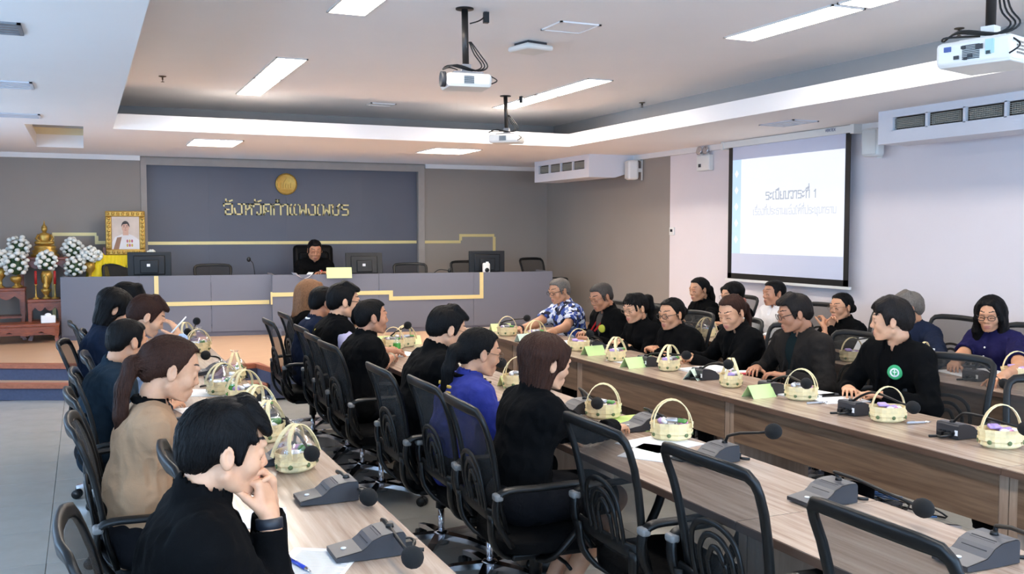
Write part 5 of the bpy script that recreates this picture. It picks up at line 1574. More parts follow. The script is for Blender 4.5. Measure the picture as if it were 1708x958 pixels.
# ---- hair templates in the head frame
_hairs = {}
def hair_template(style, h):
    if (style, h) in _hairs: return _hairs[(style, h)]
    low = -.36 if style in ('long', 'long_front') else -.36 if style in ('pony', 'pony_low', 'bun_pony') else -.24
    g = SDF((-.24, -.16, low), (.17, .16, .20), h)
    S = (-1, 1)
    def face_cut(x0=.036, top=.070, hw=.12, tilt=12):
        M = np.array(Matrix.Rotation(R(tilt), 3, 'Y'))
        g.box((x0 + .085, 0, top - .105), (.085, hw, .105), M, .02, .01, 's')
    def ear_cut(s=None):
        for q in S: g.ell((-.004, q * .092, -.012), (.024, .024, .036), k=.008, op='s')
    if style in ('men', 'men_thick', 'men_fringe', 'men_crop', 'men_wavy', 'men_thin'):
        th = {'men': .0, 'men_thick': .006, 'men_fringe': .008, 'men_crop': -.004, 'men_wavy': .010, 'men_thin': -.005}[style]
        g.ell((-.017, 0, .040), (.101 + th * .7, .0815 + th * .5, .083 + th), k=0)
        g.ell((.012, 0, .075), (.074 + th, .063 + th * .6, .046 + th * 1.4), k=.02)
        g.ell((-.06, 0, .0), (.054 + th, .066, .07), k=.02)
        face_cut(.030, .071, .12, 10)
        g.box((.03, 0, -.085), (.062, .12, .07), np.array(Matrix.Rotation(R(-8), 3, 'Y')), .015, .008, 's')
        g.box((-.06, 0, -.155), (.10, .12, .085), np.array(Matrix.Rotation(R(14), 3, 'Y')), .015, .008, 's')
        ear_cut()
        for q in S: g.caps((.024, q * .068, .03), (.022, q * .070, -.012), .012, .008, .008)
        if style == 'men_fringe':
            for n in range(6): y = -.045 + .018 * n; g.caps((.03, y * .8, .118), (.092 - .15 * abs(y), y * 1.15 + .006, .066 - .006 * (n % 2)), .024, .011, .012)
            for q in S: g.caps((.0, q * .05, .10), (.05, q * .071, .045), .026, .010, .015)
        if style == 'men_wavy':
            g.ell((-.01, 0, .07), (.088, .078, .066), k=.02)
        if style == 'men_wavy':
            for n in range(7): y = -.055 + .018 * n; g.caps((-.01, y * .9, .115), (.066 - .25 * abs(y), y, .092), .024, .016, .018); g.caps((.066 - .25 * abs(y), y, .092), (.080 - .3 * abs(y), y * 1.1, .062 - .008 * (n % 3)), .016, .008, .012)
        if style == 'men_thick':
            for n in range(6): y = -.045 + .018 * n; g.caps((-.01, y, .122), (.078 - .2 * abs(y), y, .092), .020, .014, .012)
    elif style == 'bob':
        g.ell((-.018, 0, .038), (.108, .090, .090), k=0)
        for q in S: g.caps((-.02, q * .050, .04), (-.016, q * .058, -.110), .054, .030, .03, flat=((0, 1, 0), 1.2))
        g.caps((-.055, 0, .03), (-.040, 0, -.120), .082, .046, .03, flat=((0, 1, 0), .8))
        face_cut(.044, .072, .064, 6); g.box((.09, 0, -.09), (.06, .09, .07), None, .02, .01, 's')
        g.box((-.02, 0, -.218), (.16, .16, .07), None, .01, .035, 's'); ear_cut()
        for q in S: g.caps((.05, q * .05, .075), (.036, q * .074, -.0), .020, .012, .015)
    elif style in ('long', 'long_front'):
        g.ell((-.018, 0, .040), (.108, .090, .092), k=0)
        ln = -.29
        for q in S:
            g.caps((-.01, q * .060, .03), (-.005, q * .078, -.12), .042, .036, .03); g.caps((-.005, q * .078, -.12), (.03 if style == 'long_front' else -.02, q * .088, ln), .036, .020, .02)
        g.caps((-.06, 0, .0), (-.085, 0, -.16), .070, .055, .03, flat=((0, 1, 0), .75)); g.caps((-.085, 0, -.16), (-.10, 0, ln), .055, .03, .02, flat=((0, 1, 0), .65))
        face_cut(.030, .080, .060, 6)
        for q in S: g.caps((.045, q * .035, .095), (.045, q * .076, -.02), .020, .018, .02); g.caps((.045, q * .076, -.02), (.022, q * .082, -.13), .018, .018, .02)
    else:   # drawn back: pony, pony_low, bun, bun_pony, knot
        g.ell((-.018, 0, .038), (.101, .082, .086), k=0)
        g.ell((.012, 0, .070), (.074, .064, .048), k=.02); g.ell((-.06, 0, .0), (.052, .066, .07), k=.02)
        face_cut(.020, .078, .12, 14)
        g.box((.02, 0, -.09), (.062, .12, .075), np.array(Matrix.Rotation(R(-22), 3, 'Y')), .015, .008, 's'); g.box((-.06, 0, -.165), (.10, .12, .085), np.array(Matrix.Rotation(R(14), 3, 'Y')), .015, .008, 's')
        ear_cut()
        if style in ('pony', 'bun_pony', 'pony_low'):
            z0 = .055 if style == 'pony' else .005
            P = [(-.095, 0, z0), (-.132, 0, z0 - .02), (-.150, 0, z0 - .10), (-.156, 0, z0 - .20), (-.158, 0, z0 - .30)] if style != 'pony' else [(-.10, 0, z0), (-.138, 0, z0 - .01), (-.155, 0, z0 - .09), (-.150, 0, z0 - .16), (-.135, 0, z0 - .22)]; rr = [.026, .034, .036, .028, .010]
            if style == 'bun_pony': g.ell((-.115, 0, -.02), (.04, .045, .045), k=.012)
            for a, b, ra, rb in zip(P, P[1:], rr, rr[1:]): g.caps(a, b, ra, rb, .012)
        if style == 'pony':
            for n in range(6): y = -.05 + .02 * n; g.caps((.02, y * .7, .112), (.082 - .25 * abs(y), y * 1.1, .058), .018, .008, .010)
            for q in S: g.caps((.05, q * .058, .07), (.045, q * .070, -.0), .012, .007, .01)
        if style in ('bun', 'knot'): g.ell((-.118, 0, -.025 if style == 'bun' else .0), (.034, .044, .038), k=.008)
    V, Q = g.mesh()
    N = normals(V, Q)
    ph = np.arctan2(V[:, 1], V[:, 0] + .02)
    rad = np.sqrt(V[:, 1] ** 2 + (V[:, 0] + .02) ** 2)
    if style.startswith('men'): w = vnoise(np.stack([V[:, 1] * 95, V[:, 0] * 28 + 9, V[:, 2] * 28 + 7], 1)) - .5; amp = .006 if style != 'men_crop' else .003
    else: w = vnoise(np.stack([ph * 16 + 40, V[:, 2] * 7 + 9, rad * 60], 1)) - .5; amp = .007
    V = V + N * (w * amp)[:, None]
    V, Q = add_strands(V.astype(np.float32), Q, style, 700 if h < .005 else 420 if h < .006 else 220)
    _hairs[(style, h)] = (V, Q); return _hairs[(style, h)]

# ---- legs, shared by everyone: local frame, facing +x, seat under the origin
_legs = {}
def leg_meshes():
    g = SDF((-.30, -.30, .02), (.62, .30, .75), .014)
    for s in (-1, 1):
        g.caps((-.02, s * .09, .56), (.40, s * .11, .545), .088, .066, .04); g.caps((.40, s * .11, .535), (.40, s * .115, .12), .064, .050, .03)
    g.ell((-.02, 0, .57), (.14, .17, .10), k=.05); g.box((.3, 0, .06), (.5, .3, .04), None, .005, .0, 's')
    _legs['trousers'] = g.mesh()
    g = SDF((-.30, -.30, .30), (.56, .30, .75), .014)
    for s in (-1, 1): g.caps((-.02, s * .08, .56), (.36, s * .085, .55), .095, .076, .06)
    g.caps((-.02, 0, .56), (.36, 0, .55), .09, .075, .06); g.ell((-.02, 0, .57), (.14, .17, .10), k=.05); g.box((.46, 0, .55), (.075, .3, .2), None, .005, .004, 's')
    _legs['skirt'] = g.mesh()
    g = SDF((.03, -.20, -.02), (.54, .20, .66), .009)
    for s in (-1, 1):
        g.caps((.26, s * .075, .55), (.395, s * .08, .54), .062, .054, .0); g.caps((.395, s * .08, .53), (.27, s * .07, .33), .052, .050, .03); g.caps((.27, s * .07, .33), (.13, s * .06, .10), .048, .030, .02)
        g.caps((.13, s * .06, .08), (.26, s * .06, .035), .032, .026, .02)
    _legs['bare'] = g.mesh()
    g = SDF((.24, -.09, -.02), (.62, .09, .16), .009)
    g.caps((.38, 0, .075), (.40, 0, .05), .045, .044, 0); g.caps((.37, 0, .045), (.56, 0, .035), .040, .034, .03, flat=((0, 1, 0), .95)); g.box((.45, 0, -.03), (.25, .12, .035), None, .003, .0, 's')
    _legs['shoe'] = g.mesh()
leg_meshes()
_shared = {}
def shared(name, key, mats, parent, VQ, y=0.0, flip=False):
    k = (key, tuple(m.name for m in mats), flip)
    if k not in _shared:
        V, Q = VQ
        if flip: V = V * np.array([1, -1, 1], np.float32); Q = Q[:, ::-1]
        o = mesh_obj(name, V, Q, mats, parent, True); _shared[k] = o.data
    else:
        o = bpy.data.objects.new(name, _shared[k]); COL.objects.link(o); o.parent = parent
    o.location.y = y
    return o

def _u(v): return v / (np.linalg.norm(v) + 1e-9)
SKIN = {'fair': skin_mat('fair skin', (210, 160, 126)), 'mid': skin_mat('medium skin', (198, 146, 112)), 'tan': skin_mat('tan skin', (180, 128, 98))}
M_lip = {k: mat('lips ' + k, c, .45, var=.05) for k, c in (('fair', (186, 118, 104)), ('mid', (168, 106, 92)), ('tan', (148, 92, 78)))}
M_brow = mat('brow hair', (44, 33, 29), .8); M_lash = mat('lash line', (30, 22, 20), .6)
M_glass = mat('spectacle frame black', (24, 22, 24), .35, var=0); M_wire = mat('spectacle wire', (120, 104, 90), .3, .7, var=0)
HAIR = {'black': hair_mat('black hair', (13, 11, 11)), 'brown': hair_mat('dark brown hair', (52, 30, 22)), 'auburn': hair_mat('auburn hair', (58, 35, 26)), 'blonde': hair_mat('light brown hair', (142, 102, 72)), 'grey': hair_mat('grey hair', (118, 110, 102)), 'salt': hair_mat('salt and pepper hair', (72, 66, 62)), 'soft': hair_mat('soft black hair', (34, 29, 27))}
M_trous = fabric('black trousers', (22, 22, 25)); M_shoe = mat('black shoe leather', (18, 17, 18), .35)

def unit(v): return v / (np.linalg.norm(v) + 1e-9)
def ik(S, W, la, lb, pole):
    v = W - S; d = np.linalg.norm(v); L = la + lb
    if d > L * .985: f = d / (L * .985); la *= f; lb *= f
    d = max(d, abs(la - lb) + .02); u = v / np.linalg.norm(v)
    a = (la * la - lb * lb + d * d) / (2 * d); hgt = math.sqrt(max(la * la - a * a, 0))
    p = pole - u * (pole @ u); p = unit(p)
    return S + u * a + p * hgt

def person(lab, head, face, sex='m', yaw=0, pitch=10, roll=0, skin='mid', hair=('men', 'black'), dx=.12, s=1.0, fat=1.0, top='shirt', cloth=None, inner=None,
           hands=(), legs='trousers', z0=0.0, sleeve=1.0, extras=(), lod=None, group='people seated at the meeting', headscale=1.0, lean_y=0.0, headw=1.0, pole=(-.35, .75, -.55)):
    """head = world point of the middle of the head; face = direction the body faces (deg, 0 = towards the screen wall).
       hands = [(side, world wrist point, pose, (finger direction local) or None, (dorsal local) or None)]"""
    Hw = np.array(head, float); cz, sz = math.cos(R(face)), math.sin(R(face))
    dist = float((Hw - _C) @ _F)
    if lod is None: lod = 0 if dist < 4.9 else 1 if dist < 7.2 else 2
    hh, hr, hg, hd = ((.0038, .0048, .0078, .0042), (.0050, .0062, .0100, .0050), (.0060, .0074, .0125, .0060))[lod]
    Rh = rotm(yaw, pitch, roll)
    off = np.array([.035 + .080 * math.sin(R(pitch)), -.05 * math.sin(R(roll)), .138 * math.cos(R(pitch * .75))]) * s * headscale
    pelv_z = .56
    # root under the pelvis
    rx, ry = -(off[0] + dx), -(off[1] + lean_y)
    root = np.array([Hw[0] + cz * rx - sz * ry, Hw[1] + sz * rx + cz * ry, z0])
    def loc(p): q = np.asarray(p, float) - root; return np.array([cz * q[0] + sz * q[1], -sz * q[0] + cz * q[1], q[2]])
    H = loc(Hw); N = H - off; P0 = np.array([0, 0, pelv_z])
    t = thing('person', lab, 'person', root, R(face), group)
    ax = unit(N - P0); fr = unit(np.array([ax[2], 0, -ax[0]])); side = np.array([0, 1.0, 0])
    Lc = np.linalg.norm(N - P0)
    sw = (.172 if sex == 'm' else .150) * s * (1 + .35 * (fat - 1)); cw = fat * (1.0 if sex == 'm' else .88) * s
    Bk = -fr * .035
    P1 = P0 + ax * Lc * .40 + Bk * 1.0; P2 = P0 + ax * Lc * .74 + Bk * .5; P3 = P0 + ax * Lc * .90
    # arms
    arms = {}
    for q in (-1, 1):
        Sh = N - ax * .060 * s + side * q * sw - fr * .005
        tgt = None
        for hnd in hands:
            if hnd[0] == ('R' if q < 0 else 'L'): tgt = hnd
        if tgt is None: W = np.array([Sh[0] + .24, q * .13, .79 - z0 * 0]); pose = 'rest'; fd = dd = None; vis = False
        else: W = loc(tgt[1]); pose = tgt[2]; fd = tgt[3] if len(tgt) > 3 else None; dd = tgt[4] if len(tgt) > 4 else None; vis = True
        la, lb = .285 * s, .245 * s
        E = ik(Sh, W, la, lb, np.array([pole[0], q * pole[1], pole[2]]))
        arms[q] = (Sh, E, W, pose, fd, dd, vis)
    lo = np.array([-.30, -.36, pelv_z - .13]); hi = np.array([.30, .36, N[2] + .12])
    for q in arms:
        for p in arms[q][:3]: lo = np.minimum(lo, p - .13); hi = np.maximum(hi, p + .13)
    lo = np.minimum(lo, np.minimum(N, P0) - .24); hi = np.maximum(hi, N + np.array([.2, .2, .12]))
    def torso(g, e, full=True):
        g.ell(P0 + np.array([.0, 0, .0]), np.array([.135 * cw + e, .170 * cw + e, .11 + e]), k=0)
        g.caps(P0, P1, .118 * cw + e, .112 * cw + e, .05, flat=((0, 1, 0), .74)); g.caps(P1, P2, .114 * cw + e, .118 * cw + e, .05, flat=((0, 1, 0), .74))
        g.caps(P2 - side * (sw - .075), P2 + side * (sw - .075), .100 * cw + e, .100 * cw + e, .05)
        g.caps(P3 - side * (sw - .03), P3 + side * (sw - .03), .062 * s + e, .062 * s + e, .06)
        for q in (-1, 1): g.caps(N + side * q * .030 - ax * .005 - fr * .008, N + side * q * (sw - .01) - ax * .052 - fr * .008, .046 * s + e, .050 * s + e, .04)
        if sex == 'f':
            for q in (-1, 1): g.ell(P2 + fr * .075 * cw + side * q * .062 - ax * .015, np.array([.058, .062, .062]) * cw + e, k=.04)
        elif fat > 1.05: g.ell(P1 + fr * .05, np.array([.115, .14, .12]) * fat * .9 + e, k=.05)
    def arm(g, e, q, upto=1.0, taper=1.0):
        Sh, E, W = arms[q][:3]
        g.caps(Sh, E, .060 * s * (.9 if sex == 'f' else 1) + e, .048 * s * (.9 if sex == 'f' else 1) + e, .035)
        if upto >= .99: g.caps(E, W, .047 * s * (.9 if sex == 'f' else 1) + e, .034 * s + e, .02)
    def neckhole(g, r, depth=.05):
        nk = H + Rh @ np.array([-.03, 0, -.055]); g.caps(N - ax * depth, N + (nk - N) * 1.3, r * .98, r * 1.0, .004, 's')
    col = .0 
    # ---------- upper garment
    m_top = cloth
    g = SDF(lo, hi, hg)
    vneck = top in ('blazer', 'jacket', 'vest_open')
    torso(g, .006 if top != 'vest' else .016)
    short = sleeve < .9
    if top != 'vest':
        for q in (-1, 1):
            Sh, E, W = arms[q][:3]
            if short: g.caps(Sh, Sh + (E - Sh) * .72, .066 * s, .064 * s, .035); g.caps(Sh + (E - Sh) * .80, E + unit(E - Sh) * .10, .07, .08, .0, 's')
            else: arm(g, .008, q); wc = W - unit(W - E) * (.055 if lod == 0 and extras and extras[0][0] == 'watch' else .008); g.caps(wc + unit(W - E) * .05, wc + unit(W - E) * .14, .050, .06, .004, 's')
    nk = H + Rh @ np.array([-.03, 0, -.055]); nd = unit(nk - N)
    r_n = .060 * s * (.9 if sex == 'f' else 1.03)
    if top in ('shirt', 'polo', 'blazer', 'jacket', 'vest'):
        g.caps(N - ax * .012 - fr * .006, N + nd * .030 - fr * .004, r_n + .016, r_n + .012, .012)
    V0 = N + fr * .085 - ax * .02; V1 = P2 + fr * .15 * cw - ax * .06
    if vneck:
        a = N + fr * .070 - ax * .0; dep_ = .19 if top == 'blazer' else .30
        b = N - ax * dep_ + fr * .155 * cw
        g.caps(a + fr * .03, b, .052, .006 if top == 'blazer' else .030, .006, 's')
        g.caps(N - fr * .012 - ax * .01, N - fr * .012 + nd * .040, r_n + .012, r_n + .006, .012)
        for q in (-1, 1):
            g.caps(N - fr * .03 + side * q * .04 + nd * .040, N + fr * .02 + side * q * (r_n + .004) + nd * .01, .018, .014, .01)
            g.caps(N - fr * .01 + side * q * (r_n + .006), a + side * q * .052 - ax * .045, .013, .015, .006)
            if top == 'blazer': g.caps(a + side * q * .055 - ax * .04 + fr * .012, b + side * q * .018 + fr * .0, .017, .008, .006)
            else: g.caps(a + side * q * .050 - ax * .04 + fr * .01, b + side * q * .034, .010, .009, .006)
    elif top in ('shirt', 'polo'):
        g.caps(N + fr * .095 + ax * .03, N + fr * .095 - ax * .06, .030, .004, .004, 's')
        for q in (-1, 1): g.caps(N + side * q * (r_n * .8) + fr * .035 + nd * .012, N + side * q * .035 + fr * .085 - ax * .035, .010, .007, .006)
    neckhole(g, r_n)
    V, Q = g.mesh(); Nn = normals(V, Q)
    nz_ = vnoise(V * np.array([13, 13, 9]) + lab.__len__() * 1.7) - .5; nf = 1 - np.abs(2 * vnoise(V * np.array([26, 26, 17]) + 5.3 + len(lab)) - 1)
    calm = np.clip((np.linalg.norm(V - (N + fr * .02), axis=1) - .085) / .08, 0, 1)
    for q in (-1, 1): calm = calm * np.clip((np.linalg.norm(V - arms[q][2], axis=1) - .05) / .06, 0, 1)
    V = V + Nn * (calm * (nz_ * .012 + (nf - .6) * .012))[:, None]
    nm = {'shirt': 'shirt', 'polo': 'polo_shirt', 'blazer': 'blazer', 'jacket': 'jacket', 'sweater': 'sweater', 'vest': 'vest'}[top]
    gar = mesh_obj(nm, V, Q, [m_top], t, True)
    if inner is not None:
        g = SDF(lo, hi, hg * 1.15); torso(g, -.004)
        if top == 'vest':
            for q in (-1, 1): arm(g, .006, q); g.caps(arms[q][2], arms[q][2] + unit(arms[q][2] - arms[q][1]) * .09, .05, .06, .0, 's')
        g.caps(N - ax * .012, N + nd * .030, r_n + .006, r_n + .004, .012); neckhole(g, r_n - .002)
        V, Q = g.mesh(); mesh_obj('shirt', V, Q, [inner], t, True)
    # ---------- body: head, neck, torso, arms and hands in one mesh
    Vs, Qs, Ms = [], [], []; n0 = 0
    V, Q, mi = head_template(sex, hh)
    hs = s * headscale
    Vh = (V * np.array([1, headw, 1], np.float32) * hs) @ Rh.T + H
    w = np.clip((-.075 - V[:, 2]) / .11, 0, 1)[:, None]; w = w * w * (3 - 2 * w)
    Rn = rotm(yaw * .3, pitch * .45, roll * .3)
    base = (V * hs) @ Rn.T; bl = N + (base - Rn @ np.array([-.050, 0, -.185]) * hs)
    Vh = Vh * (1 - w) + bl * w
    Vs.append(Vh); Qs.append(Q); Ms.append(mi); n0 = len(Vh)
    def push(V, Q, m=0):
        nonlocal n0
        Vs.append(V); Qs.append(Q + n0); Ms.append(np.full(len(Q), m, np.int32)); n0 += len(V)
    g = SDF(lo, hi, .02); torso(g, -.022); 
    for q in (-1, 1):
        if not short: arm(g, -.014, q)
    push(*g.mesh())
    for q in (-1, 1):
        Sh, E, W, pose, fd, dd, vis = arms[q]
        d = unit(W - E) if fd is None else unit(np.array(fd, float))
        if fd is None: d = unit(d * np.array([1, 1, .45]))
        up = np.array([0, 0, 1.0]) if dd is None else np.array(dd, float)
        up = unit(up - d * (up @ d)); yv = np.cross(up, d)
        V, Q = hand_template(pose, hd if vis else .0065)
        V = V * (.95 if sex == 'f' else 1.0) * s
        if q > 0: V = V * np.array([1, -1, 1], np.float32); Q = Q[:, ::-1]
        push((V @ np.stack([d, yv, up]).astype(np.float32)) + W, Q)
        if short:
            e0 = SDF(np.minimum(np.minimum(Sh, E), W) - .09, np.maximum(np.maximum(Sh, E), W) + .09, .008)
            e0.caps(Sh, E, .050 * s, .042 * s, 0); e0.caps(E, W - unit(W - E) * .012, .042 * s, .026 * s, .02); push(*e0.mesh())
    if legs == 'skirt': push(*_legs['bare'])
    V = np.concatenate(Vs); Q = np.concatenate(Qs); M = np.concatenate(Ms)
    mesh_obj('body', V, Q, [SKIN[skin], M_lip[skin], M_brow, M_lash], t, True, M)
    # ---------- hair
    hst, hcol = hair if hair else (None, None)
    if hst:
        V, Q = hair_template(hst, hr); V = (V * np.array([1, headw, 1], np.float32) * hs)
        if hst in ('pony', 'pony_low', 'long', 'long_front', 'bun_pony'):    # loose ends hang straight down
            w = np.clip((-.02 - V[:, 2]) / .12, 0, 1)[:, None] if hst.startswith('long') else np.clip((-.112 - V[:, 0]) / .03, 0, 1)[:, None]
            R2 = rotm(yaw, pitch * .25, roll * .2)
            piv = np.array([-.06, 0, -.02], np.float32) if hst.startswith('long') else np.array([-.115, 0, .0], np.float32)
            A = V @ Rh.T; B = (V - piv) @ R2.T + Rh @ piv
            if hst in ('pony', 'pony_low', 'bun_pony'): B[:, 0] -= .004
            V = A * (1 - w) + B * w + H
        else: V = V @ Rh.T + H
        mesh_obj('hair', V, Q, [HAIR[hcol]], t, True)
    # ---------- trousers or skirt, shoes
    if legs == 'trousers': shared('trousers', 'tr', [M_trous], t, _legs['trousers'])
    else: shared('skirt', 'sk', [M_trous], t, _legs['skirt'])
    for q in (-1, 1):
        o = shared('shoe', 'shoe', [M_shoe], t, _legs['shoe'], q * (.115 if legs == 'trousers' else .062))
        if legs == 'skirt': o.location.x = -.235
    # ---------- extras
    def hp(p): return tuple(Rh @ (np.array(p) * hs) + H)
    for ex in extras:
        kind = ex[0]
        if kind == 'glasses':
            m = M_glass if ex[1] == 'black' else M_wire; r = .0022 if ex[1] == 'black' else .0014
            mb = MB()
            for q in (-1, 1):
                pts = []
                for k in range(16):
                    a = 2 * PI * k / 16; ca, sa = math.cos(a), math.sin(a)
                    pts.append(hp((.106 - .10 * abs(q * .033 + .022 * abs(ca) ** .7 * math.copysign(1, ca)) ** 1.6 * 3, q * .033 + .023 * abs(ca) ** .7 * math.copysign(1, ca), .008 + .0175 * abs(sa) ** .8 * math.copysign(1, sa))))
                mb.tube(pts, r * hs, 5, True)
                mb.tube([hp((.094, q * .056, .014)), hp((.06, q * .0725, .014)), hp((.0, q * .079, .014)), hp((-.02, q * .080, .0))], r * hs, 5)
            mb.tube([hp((.1055, -.011, .011)), hp((.110, 0, .015)), hp((.1055, .011, .011))], r * hs, 5)
            mb.build('glasses', m, t)
        elif kind == 'watch':
            q = -1 if ex[1] == 'R' else 1; Sh, E, W = arms[q][:3]; d = unit(W - E); c = W - unit(W - E) * .022
            M = Vector(d).to_track_quat('Z', 'Y').to_matrix()
            mb = MB().lathe([(.030, -.014), (.0345, -.012), (.0345, .012), (.030, .014)], c, 18, M=M); mb.build('watch', ex[2], t)
        elif kind == 'lanyard':
            pts = [N + side * (r_n + .004) * math.sin(R(a)) + (-fr if True else fr) * (r_n + .004) * math.cos(R(a)) + ax * .018 for a in range(-90, 91, 30)]
            mb = MB(); e1 = N - ax * .2 + fr * .16 * cw
            mb.strap([N - ax * .13 + fr * .155 * cw - side * .03] + pts + [N - ax * .13 + fr * .155 * cw + side * .03], [tuple(ax)] * (len(pts) + 2), .016, .003); mb.build('lanyard', ex[1], t)
        elif kind == 'badge':      # round emblem on the chest: (side, material, radius, material2)
            q = ex[1]; c = P2 + fr * (.128 * cw + .0) + side * q * .085 + ax * .0
            d = unit(fr + side * q * .45); M = Vector(d).to_track_quat('Z', 'Y').to_matrix(); r = ex[3]
            mb = MB().lathe([(r, -.02), (r, .004), (r * .8, .006), (.001, .006)], c, 20, M=M); o = mb.build('badge', ex[2], t)
            if len(ex) > 4:
                mb = MB().lathe([(r * .62, .0055), (r * .62, .008), (r * .42, .008), (r * .42, .0055)], c, 18, M=M); u2 = M @ Vector((0, 1, 0)); v2 = M @ Vector((1, 0, 0)); c2 = Vector(tuple(c)) + Vector(tuple(d)) * .007
                mb.tube([c2 - u2 * r * .4, c2 + u2 * r * .4], r * .06, 5); mb.tube([c2 + v2 * r * .25 + u2 * r * .1, c2, c2 - v2 * r * .25 + u2 * r * .1], r * .06, 5); mb.build('badge_mark', ex[4], o)
        elif kind == 'backmark':   # small marks on the back: list of (across, up, w, h)
            for (y, z, w_, h_) in ex[2]:
                mb = MB()
                c = P2 + ax * z - fr * (.112 * cw + .008) + side * y; M = Matrix((side, ax, -fr)).transposed(); M = Matrix([[side[i], ax[i], -fr[i]] for i in range(3)])
                mb.box(c, (w_, h_, .018), M, .004); mb.build('embroidery', ex[1], t)
        elif kind == 'earring':
            MB().ball(hp((-.004, ex[1] * .088, -.036)), .0045, 8, 6).build('earring', M_wht, t)
        elif kind == 'bow':
            mb = MB(); c = hp((-.115, 0, .03)); 
            for q in (-1, 1): mb.ball((c[0], c[1] + q * .03, c[2] + .01), (.014, .03, .02), 8, 6)
            mb.build('hair_bow', ex[1], t)
        elif kind == 'buttons':
            mb = MB()
            for k in range(2):
                c = N + fr * (.118 + .018 * k) - ax * (.075 + .06 * k); mb.ball(c, .007, 8, 6)
            mb.build('button', M_wht, t)
        elif kind == 'stripe':     # collar stripe
            pts = [N + side * (r_n + ex[4] if len(ex) > 4 else r_n + .0125) * math.sin(R(a)) - fr * ((r_n + (ex[4] if len(ex) > 4 else .0125)) * math.cos(R(a)) + .005) + nd * ex[2] for a in range(-120, 121, 20)]
            MB().tube(pts, ex[3], 6).build('collar', ex[1], t)
    return t
# ------------------------------------------------------------------ cloth
F_blk = fabric('black suiting', (8, 8, 9)); F_blk2 = fabric('soft black cotton', (10, 10, 11), .95); F_char = fabric('charcoal jacket', (36, 33, 31)); F_navy = fabric('navy cloth', (26, 34, 54)); F_navy2 = fabric('deep navy cloth', (22, 30, 46))
F_dteal = fabric('dark teal jacket', (30, 42, 52)); F_beige = fabric('beige sweater', (164, 130, 100), .95, .08); F_sand = fabric('sand shirt', (176, 162, 140)); F_blue = fabric('royal blue jacket', (44, 52, 128)); F_white = fabric('white shirt', (236, 232, 230), .9, .03); F_lav = fabric('lavender shirt', (188, 180, 208), .9, .05)
F_polo = fabric('navy polo', (30, 28, 66)); F_lblue = fabric('light blue shirt', (150, 170, 200)); F_green = fabric('dark green tee', (22, 34, 36)); F_grey = fabric('grey tee', (70, 66, 62))
F_red = fabric('red ribbon', (160, 30, 34), .8); F_yel = mat('yellow thread', (232, 200, 50), .6); F_gold = mat('gold thread', (206, 168, 70), .6); F_bgreen = mat('green emblem', (60, 170, 110), .6); F_byel = mat('yellow green emblem', (190, 190, 60), .6); F_bow = fabric('brown ribbon', (130, 84, 74)); F_dkband = mat('dark watch strap', (28, 30, 38), .5); F_steel = mat('steel watch', (170, 160, 140), .3, .8)
def batik():
    m, nt, b = _new('batik print')
    v = _coord(nt, (1, 1, 1))
    vo = nt.nodes.new('ShaderNodeTexVoronoi'); vo.inputs['Scale'].default_value = 30; vo.inputs['Randomness'].default_value = 1
    nt.links.new(v, vo.inputs['Vector'])
    sp = nt.nodes.new('ShaderNodeSeparateColor'); nt.links.new(vo.outputs['Color'], sp.inputs[0])
    r = _ramp(nt, sp.outputs[0], [(.0, lin((20, 22, 44))), (.26, lin((22, 28, 66))), (.28, lin((52, 76, 150))), (.5, lin((60, 92, 170))), (.52, lin((216, 220, 232))), (.78, lin((236, 236, 240))), (.80, lin((120, 140, 190))), (.95, lin((30, 36, 80)))])
    for n in nt.nodes:
        if n.bl_idname == 'ShaderNodeValToRGB': n.color_ramp.interpolation = 'CONSTANT'
    nt.links.new(r, b.inputs['Base Color']); b.inputs['Roughness'].default_value = .85
    return m
F_batik = batik()

def T(u, v, z=.785): return onz(u, v, z)
def hx(u, v, X): return onx(u, v, X)
def off(h, dx, dy, dz): return np.asarray(h, float) + np.array([dx, dy, dz])

# ------------------------------------------------------------------ aisle row (left), facing the screen wall
hA1 = dep(375, 752, 2.42)
person('man in black suit jacket resting his mouth on his clasped hands, nearest the viewer', hA1, 0, 'm', 4, 12, 0, 'fair', ('men_fringe', 'black'), .05, 1.0, 1.0, 'blazer', F_blk, F_blk2,
       hands=[('R', off(hA1, .100, -.035, -.165), 'fist', (-.10, .26, 1), (.80, -.60, .1)), ('L', off(hA1, .112, .045, -.150), 'clasp', (-.10, -.40, 1), (.9, .4, .1))], extras=[('watch', 'R', F_dkband)], lod=0, pole=(-.16, .30, -1.0))
hA2 = dep(285, 618, 3.62)
person('woman in beige sweater with auburn ponytail reading papers', hA2, 0, 'f', 6, 20, 0, 'fair', ('pony_low', 'auburn'), .05, 1.02, 1.0, 'sweater', F_beige, F_blk2, extras=[('stripe', F_blk2, .030, .015)], hands=[('R', T(345, 700), 'rest')], lod=0)
hA3 = dep(212, 571, 5.0)
person('man in dark teal jacket seen from behind his right ear, aisle row', hA3, 0, 'm', 32, 14, 0, 'mid', ('men_crop', 'black'), .05, 1.0, 1.05, 'shirt', F_dteal, None)
hA4 = dep(245, 529, 5.72)
person('man in light blue shirt holding his forehead with a white pen in hand', hA4, 0, 'm', 5, 30, 0, 'fair', ('men_thick', 'brown'), .02, 1.0, 1.0, 'shirt', F_lblue, None,
       hands=[('R', off(hA4, .185, -.03, -.135), 'rest', (-.42, .12, 1), (.9, -.35, .3))], lod=0)
hA5 = dep(194, 517, 6.3)
person('person in navy jacket with chin length black hair bending over the aisle row', hA5, 0, 'f', 0, 32, 0, 'mid', ('bob', 'black'), .02, 1.05, 1.05, 'shirt', F_navy2, None)
hA6 = dep(212, 503, 6.95)
